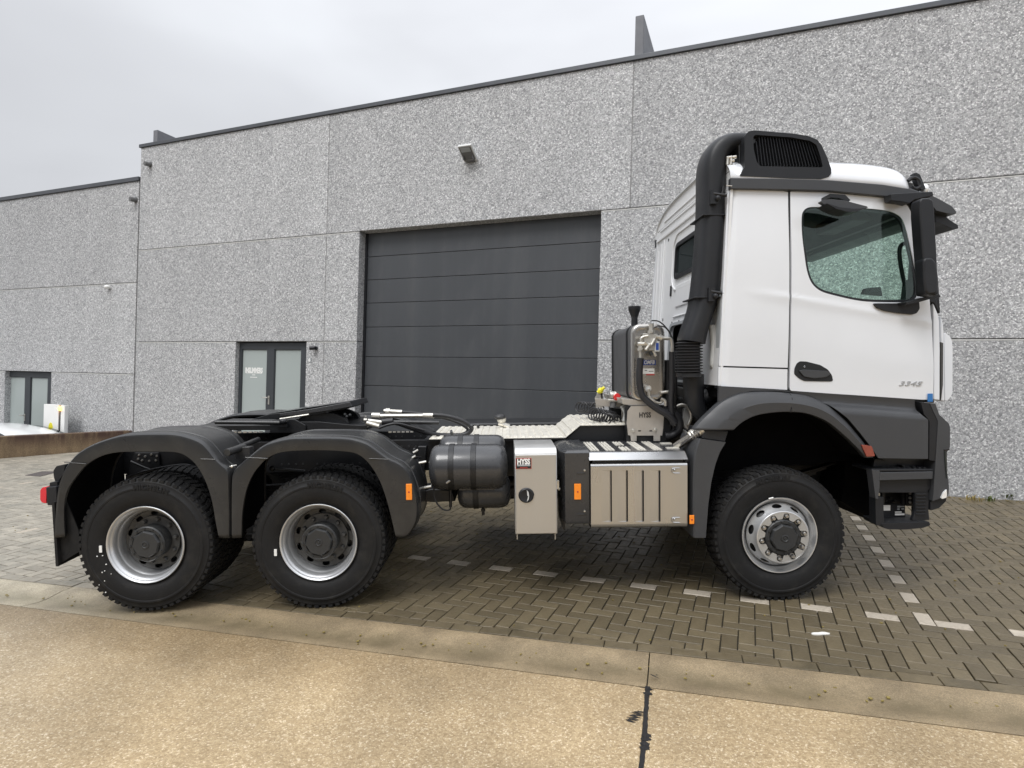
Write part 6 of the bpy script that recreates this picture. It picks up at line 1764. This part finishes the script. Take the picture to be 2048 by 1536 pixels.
for k in range(23):
    px = 1512 + k * 5.7
    topy = 274 + max(0, (px - 1512)) * .07 + max(0, px - 1610) * .35; boty = 332
    if px + 8 > 1640: break
    sh = 6 + k * .55
    (xa, za), (xb, zb) = at(px - 2, topy, .11), at(px + sh - 2, boty + k * .05, .11)
    if k < 1: (xa, za) = at(px - 2, topy + 10, .11)
    dx = .0075
    lv.loft([[(xa, .095, za), (xa + dx, .099, za), (xa + dx + .004, .127, za), (xa + .004, .127, za)], [(xb, .095, zb), (xb + dx, .099, zb), (xb + dx + .004, .127, zb), (xb + .004, .127, zb)]])
obj('louvres', lv, 'black_plastic', intake, 'G', kind='stuff')
obj('intake_flange', M().prism(roundpoly(ats([(1475, 270), (1488, 267), (1488, 350), (1477, 352)], .2), .01), .18, .80), 'fender_plastic', intake, 'G', bevel=.01)

def duct(path, yc, hd, name, mat, e=3.0, nseg=20):
    P3 = []; sp = spline([(a, b, w) for a, b, w in path], 5); 
    for a, b, w in sp:
        x, z = at(a, b, yc - hd * .5); P3.append((x, z, w * (4.6 + yc - hd * .5) / FOC))
    rings = []
    for i, (x, z, w) in enumerate(P3):
        q0, q1 = P3[max(0, i - 1)], P3[min(len(P3) - 1, i + 1)]
        t = Vector((q1[0] - q0[0], q1[1] - q0[1])).normalized(); nn = Vector((t.y, -t.x))
        ring = []
        for k in range(nseg):
            a = 2 * pi * k / nseg; ca, sa = cos(a), sin(a)
            ca = math.copysign(abs(ca) ** (2 / e), ca); sa = math.copysign(abs(sa) ** (2 / e), sa)
            ring.append((x + nn.x * w * ca, yc + hd * sa, z + nn.y * w * ca))
        rings.append(ring)
    return part(name, M().loft(rings), mat, smooth=50)
duct([(1490, 283, 16), (1476, 283, 16.5), (1461, 285, 18), (1445, 294, 21), (1433, 312, 23), (1428, 338, 24), (1427, 380, 23.5), (1425.5, 440, 23.5), (1421, 520, 24.5), (1417, 570, 25.5), (1412, 600, 24.5), (1406, 622, 22.5), (1397, 650, 22.5), (1390, 674, 24), (1388, 684, 24)], .32, .16, 'intake_duct', 'black_plastic')
dj = M()
for py, pxa, pxb in ((432, 1402, 1450), (596, 1386, 1442)):
    (xa, z), (xb, _) = at(pxa, py, .2), at(pxb, py, .2)
    dj.box(xa, xb, .155, .49, z - .006, z + .006)
part('duct_joint', dj, 'black_plastic', bevel=.005)
for px, py in ((1441, 391), (1436, 587)):
    x, z = at(px, py, .12)
    part('duct_clamp', M().tube([(x - .05, .14, z + .02), (x + .05, .12, z - .0)], .013, 8).sphere((x - .02, .12, z - .02), .022, 7).box(x - .07, x - .02, .13, .2, z - .06, z + .05), 'black_plastic')
# bellows
bm_ = []
zA, zB = at(1388, 682, .17)[1], at(1388, 746, .17)[1]; xc = at(1388, 715, .17)[0]
rI, rO = 23.5 * 4.77 / FOC, 27.5 * 4.77 / FOC
prb = [(rI, zA)]
for k in range(11):
    z = zA + (zB - zA) * (k + .5) / 11; dzb = (zA - zB) / 11
    prb += [(rI * .93, z + dzb * .40), (rO, z + dzb * .12), (rO, z - dzb * .12), (rI * .93, z - dzb * .40)]
prb.append((rI, zB))
part('bellows', M().lathe([(r, z) for r, z in prb], (xc, .30, 0), 36, 'z'), 'rubber_hose', smooth=60)
part('bellows_clamp', M().lathe([(rI * .93, zB + .0), (rI * 1.03, zB - .002), (rI * 1.03, zB - .034), (rI * .93, zB - .036)], (xc, .30, 0), 36, 'z').box(xc - rI - .02, xc - rI + .03, .24, .28, zB - .03, zB - .0), 'black_plastic')
def t3(pts, y, r, name, mat, radii=None, n=14, sub=6):
    P3 = []
    for q in pts:
        yy = q[2] if len(q) > 2 else y
        x, z = at(q[0], q[1], yy); P3.append((x, yy, z))
    P3 = spline(P3, sub) if len(P3) > 2 else P3
    if radii: radii = [c[0] for c in spline([(r_, 0) for r_ in radii], sub)]
    return part(name, M().tube(P3, r, n, radii=radii), mat)
t3([(1387, 748), (1387, 775), (1390, 800), (1397, 820), (1408, 838)], .36, .085, 'intake_pipe', 'black_plastic', radii=[.086, .084, .076, .064, .05], n=24)
t3([(1402, 800), (1424, 790), (1440, 778), (1470, 772)], .50, .08, 'intake_pipe', 'black_plastic', radii=[.06, .08, .09, .09], n=24)
# roof-edge air connection: white tube with silver union
t3([(1466, 377), (1464, 350), (1462, 330)], .20, .040, 'white_pipe', 'white_paint', n=18)
m = M()
for a, b in (((1453, 316), (1472, 314)), ((1456, 314), (1455, 330)), ((1460, 322), (1468, 322)), ((1462, 330), (1463, 312))):
    p, q = at(*a, .17), at(*b, .17); m.tube([(p[0], .17, p[1]), (q[0], .17, q[1])], .014, 8)
part('pipe_union', m, 'zinc')
part('duct_shroud', M().prism(roundpoly(ats([(1470, 300), (1486, 300), (1486, 355), (1473, 355)], .25), .01), .24, .6), 'black_plastic')
t3([(1447, 372), (1444, 388), (1438, 396)], .15, .008, 'cable', 'rubber_hose')
t3([(1448, 330), (1450, 370)], .2, .010, 'cable', 'rubber_hose')
t3([(1452, 371), (1464, 372)], .08, .004, 'cable_tie', 'zinc')
# pale inner edge seen between duct and quarter
part('inner_jamb', M().prism(ats([(1436, 600), (1446, 560), (1445, 735), (1434, 735)], .2), .14, .24), 'grey_label', bevel=.01)
t3([(1424, 650), (1428, 690), (1426, 725), (1430, 735)], .30, .028, 'coolant_pipe', 'lamp_light_grey')

# ------------------------------------------------------------------ hydraulic oil tank behind the cab
TY0, TY1 = .62, 1.62
cap = ats([(1262.5, 648.5), (1330, 648.5), (1330.5, 802), (1264.5, 802)], TY0)
x0t, x1t = (cap[0][0] + cap[3][0]) / 2, (cap[1][0] + cap[2][0]) / 2; z1t, z0t = cap[0][1], cap[3][1]
def tring(y, ins, r): return [(x, y, z) for x, z in rrect(x0t + ins, x1t - ins, z0t + ins, z1t - ins, r, 6)]
hyd = part('hydraulic_tank', M().loft([tring(TY0 + .035, 0, .075), tring(TY1 - .03, 0, .075), tring(TY1, .02, .06)]), 'tank_wrap', smooth=40, label='upright hydraulic oil tank with polished end and two straps')
obj('tank_end', M().loft([tring(TY0 + .036, -.002, .078), tring(TY0 + .012, .002, .074), tring(TY0 + .002, .018, .060), tring(TY0 + .006, .036, .045), tring(TY0 + .006, .06, .03)]), 'alloy_tank', hyd, 'G', smooth=50)
for yy in (TY0 + .17, TY1 - .12):
    obj('strap', M().loft([tring(yy, -.006, .08), tring(yy + .045, -.006, .08)], cap=False), 'black_plastic', hyd, 'G', solid=.006)
obj('far_end', M().loft([tring(TY1 - .06, -.003, .078), tring(TY1 + .01, .012, .07)]), 'alloy_tank', hyd, 'G')
t3([(1269, 652), (1269, 632), (1269.5, 628)], .95, .030, 'filler_neck', 'black_plastic', n=18)
t3([(1269.3, 634), (1269, 626), (1269, 619), (1269, 613)], .95, .05, 'filler_cap', 'black_plastic', radii=[.032, .044, .056, .058], n=20)
# valve block
vb = part('valve', M().box(*[0, 0, 0, 0, 0, 0]) if False else M().prism(roundpoly(ats([(1285, 667), (1314, 668), (1315, 700), (1290, 702)], .57), .006), .55, .612), 'zinc', bevel=.008)
def vpart(pts, y, r, mat='zinc', nm='fitting', n=12):
    P3 = []
    for q in pts:
        yy = q[2] if len(q) > 2 else y
        x, z = at(q[0], q[1], yy); P3.append((x, yy, z))
    P3 = spline(P3, 5) if len(P3) > 2 else P3
    return obj(nm, M().tube(P3, r, n), mat, vb, 'G')
vpart([(1302.5, 647), (1302.5, 668)], .57, .023); vpart([(1302.5, 661), (1302.5, 666)], .57, .034)
vpart([(1296, 672), (1283, 676), (1282, 690)], .55, .012); vpart([(1275, 688), (1292, 688)], .54, .018)
vpart([(1280.5, 688), (1280.5, 702)], .54, .017); vpart([(1280.5, 696), (1280.5, 701)], .54, .024); vpart([(1280.7, 702), (1281, 717)], .54, .014)
vpart([(1290, 684), (1300, 692), (1310, 678)], .53, .016); vpart([(1292, 700), (1300, 688)], .53, .018)
vpart([(1312, 673), (1324, 676), (1336, 677)], .54, .016); vpart([(1318, 673), (1324, 677)], .54, .024); vpart([(1330, 676), (1341, 678), (1344, 690), (1344, 704)], .54, .013)
vpart([(1306, 702), (1312, 712)], .54, .012); vpart([(1300, 704), (1304, 710)], .54, .018, 'hub_grey')
x, z = at(1314, 693, .545); obj('badge', M().box(x - .022, x + .022, .538, .548, z - .045, z + .045), 'lamp_light_grey', vb, 'G', bevel=.004)
obj('badge', M().box(x - .012, x + .012, .534, .5375, z - .030, z + .030), 'blue_label', vb, 'G')
(xa, za), (xb, zb) = at(1285, 720, .62), at(1311.5, 730, .62)
lab1 = obj('label_plate', M().box(xa, xb, .6225, .6255, zb, za), 'blue_label', hyd, 'G', smooth=0)
wall_text('OMFB', (xa + xb) / 2, .6215, (za + zb) / 2, .047, 'white_label', lab1, 'G', sx=.75, bold=.001, shear=.2)
(xa, za), (xb, zb) = at(1285.5, 737, .62), at(1309, 747.5, .62)
lab2 = obj('label_plate', M().box(xa, xb, .6225, .6255, zb, za), 'white_label', hyd, 'G', smooth=0)
obj('print', M().box((xa + xb) / 2 + .002, xb - .008, .621, .6222, (za + zb) / 2 - .004, (za + zb) / 2 + .001), 'black_label', lab2, 'G', smooth=0)
obj('print', M().box(xa + .018, xa + .038, .621, .6222, (za + zb) / 2 + .004, (za + zb) / 2 + .009), 'black_label', lab2, 'G', smooth=0)
(xa, za), (xb, zb) = at(1293, 747.8, .62), at(1309, 750.5, .62); obj('print', M().box(xa, xb, .621, .625, zb, za), 'red_label', lab2, 'G', smooth=0)
x, z = at(1296, 777, .60); vpart([(1296, 777, .62), (1296, 777, .575)], .6, .030); vpart([(1297, 778), (1299, 795)], .575, .014); vpart([(1296, 777, .585), (1296, 777, .570)], .6, .020, 'lamp_light_grey')
vpart([(1299, 796), (1308, 803)], .56, .016); vpart([(1322, 798), (1330, 802), (1331, 812)], .56, .014); vpart([(1302, 800), (1320, 806), (1328, 798)], .58, .010)
t3([(1281, 716), (1279, 740), (1279, 765), (1284, 790), (1298, 805), (1318, 820), (1338, 832), (1350, 848)], .52, .029, 'hydraulic_hose', 'rubber_hose')
t3([(1303, 641), (1318, 643), (1332, 655), (1343, 672), (1348, 700), (1349, 760)], .58, .006, 'thin_line', 'rubber_hose')
t3([(1305, 658), (1316, 652), (1330, 655), (1340, 668), (1345, 690)], .56, .005, 'thin_line', 'rubber_hose')
t3([(1344, 703), (1344, 760), (1342, 810), (1346, 850)], .56, .026, 'hydraulic_hose', 'rubber_hose')
t3([(1350, 700), (1351, 760), (1350, 820)], .66, .018, 'hydraulic_hose', 'rubber_hose')
t3([(1336, 720), (1335, 780), (1336, 820), (1344, 860)], .72, .030, 'hydraulic_hose', 'rubber_hose')
t3([(1325, 820), (1345, 826), (1358, 840), (1358, 858), (1345, 870), (1330, 872)], .60, .034, 'hydraulic_hose', 'rubber_hose')
t3([(1318, 826), (1340, 838), (1348, 856), (1338, 868)], .66, .03, 'hydraulic_hose', 'rubber_hose')
# bracket with lettering
br = ats([(1255, 822), (1262, 812.5), (1303, 811), (1313, 819), (1327.5, 832), (1326, 856), (1324, 871), (1320, 871), (1320, 882), (1307, 882), (1307, 871), (1273, 871), (1273, 882), (1262, 882), (1261, 871), (1256, 870), (1253.5, 845)], .60)
holes = [roundpoly(ats([(1276, 860.5), (1282, 860.5), (1282, 863), (1276, 863)], .6), .004), roundpoly(ats([(1298.5, 860.5), (1305, 860.5), (1305, 863), (1298.5, 863)], .6), .004)]
brk = part('tank_bracket', plate(br, holes, .595, .607), 'galvanised', bevel=.003)
on_truck('HYSS', 1290, 830.5, .590, .062, 'black_label', brk, sx=.75, depth=.0008, bold=.0015)
for px, py in ((1265.5, 861), (1310, 860)):
    x, z = at(px, py, .59); obj('bolt', M().lathe([(.001, -.016), (.010, -.015), (.012, -.004), (.019, -.003), (.019, 0)], (x, .594, z), 16), 'zinc', brk, 'G')
part('tank_tray', M().prism(ats([(1243, 797), (1300, 801), (1308, 808), (1303, 811), (1262, 812), (1246, 808)], .64), .64, 1.6), 'galvanised', bevel=.004)
for ya, yb_ in ((.62, .70), (1.4, 1.5)): part('tank_stand', M().box(x0t - .05, x1t + .05, ya, yb_, 1.18, z0t - .04), 'chassis_black')
# brackets, gladhands, coils
part('coupling_panel', M().prism(ats([(1190, 797), (1240, 800), (1262, 812), (1262, 850), (1245, 850), (1243, 815), (1192, 812)], .98), .98, 1.0).prism(ats([(1190, 795), (1200, 780), (1206, 780), (1206, 815), (1192, 815)], 1.3), 1.3, 1.31), 'galvanised', bevel=.003)
t3([(1226, 815), (1227, 785)], .95, .030, 'gladhand_post', 'lamp_grey'); t3([(1220, 791), (1232, 790)], .95, .036, 'gladhand', 'zinc')
x, z = at(1234.5, 794, .90); part('gladhand', M().lathe([(.001, -.03), (.030, -.03), (.034, -.01), (.034, .02), (.02, .03)], (x, .92, z), 18), 'red_plastic')
x, z = at(1201, 781, 1.3); part('gladhand', M().sphere((x, 1.3, z), .030, 8).tube([(x - .03, 1.3, z - .02), (x + .04, 1.3, z + .03)], .016, 8), 'yellow_sign')
t3([(1203, 787), (1205, 812)], 1.3, .008, 'gladhand_post', 'rubber_hose')
t3([(1236, 803), (1250, 808), (1250, 835)], .92, .014, 'air_fitting', 'zinc'); t3([(1216, 800), (1260, 803)], .92, .012, 'air_fitting', 'zinc'); t3([(1243, 812), (1251, 826), (1249, 842)], .90, .020, 'air_fitting', 'lamp_light_grey')
for (px0, py0, px1, py1, y, rad, turns) in ((1184, 827, 1226, 836, .86, .056, 8), (1156, 814, 1200, 816, 1.25, .050, 8), (1212, 838, 1238, 842, .84, .050, 4)):
    p, q = at(px0, py0, y), at(px1, py1, y + .22); a = Vector((p[0], y, p[1])); b = Vector((q[0], y + .22, q[1])); ax_ = (b - a).normalized()
    u_ = ax_.cross(Vector((0, 0, 1))).normalized(); v_ = ax_.cross(u_); pts = []
    N_ = turns * 22
    for k in range(N_ + 1):
        t = k / N_; an = 2 * pi * turns * t; pts.append(a + (b - a) * t + u_ * rad * cos(an) + v_ * rad * sin(an))
    part('coiled_air_hose', M().tube(pts, .0075, 7), 'rubber_hose')
t3([(1228, 838), (1238, 843), (1250, 846)], .93, .008, 'air_hose', 'rubber_hose'); t3([(1196, 801), (1230, 806), (1262, 812)], 1.1, .008, 'air_hose', 'rubber_hose'); t3([(1180, 815), (1195, 803), (1240, 806)], 1.0, .008, 'air_hose', 'rubber_hose')
t3([(1228, 815), (1262, 818)], .9, .010, 'air_hose', 'rubber_hose')
# engine bits between tank and arch
part('engine_side', M().prism(ats([(1345, 770), (1392, 780), (1396, 850), (1385, 882), (1340, 882)], .75), .75, .95), 'disc_grey', bevel=.02)
m = M()
for px, py, r in ((1358, 832, .035), (1368, 845, .045), (1352, 850, .03), (1375, 826, .03), (1380, 850, .05), (1365, 862, .04), (1385, 838, .03), (1350, 790, .03), (1362, 800, .025)):
    x, z = at(px, py, .70); m.lathe([(.001, -.03), (r * .6, -.03), (r, -.01), (r, .05)], (x, .72, z), 12)
part('engine_parts', m, 'hub_grey')
t3([(1348, 815), (1365, 810), (1378, 818), (1382, 834), (1376, 850)], .66, .016, 'metal_pipe', 'zinc')
t3([(1345, 846), (1360, 856), (1375, 868)], .64, .014, 'metal_pipe', 'lamp_light_grey')
t3([(1322, 786), (1336, 784), (1340, 790)], .6, .014, 'metal_pipe', 'zinc')
part('heat_shield', M().prism(roundpoly(ats([(1366, 815), (1378, 818), (1384, 842), (1374, 862), (1362, 850)], .7), .02), .68, .72), 'bare_alloy', bevel=.01)
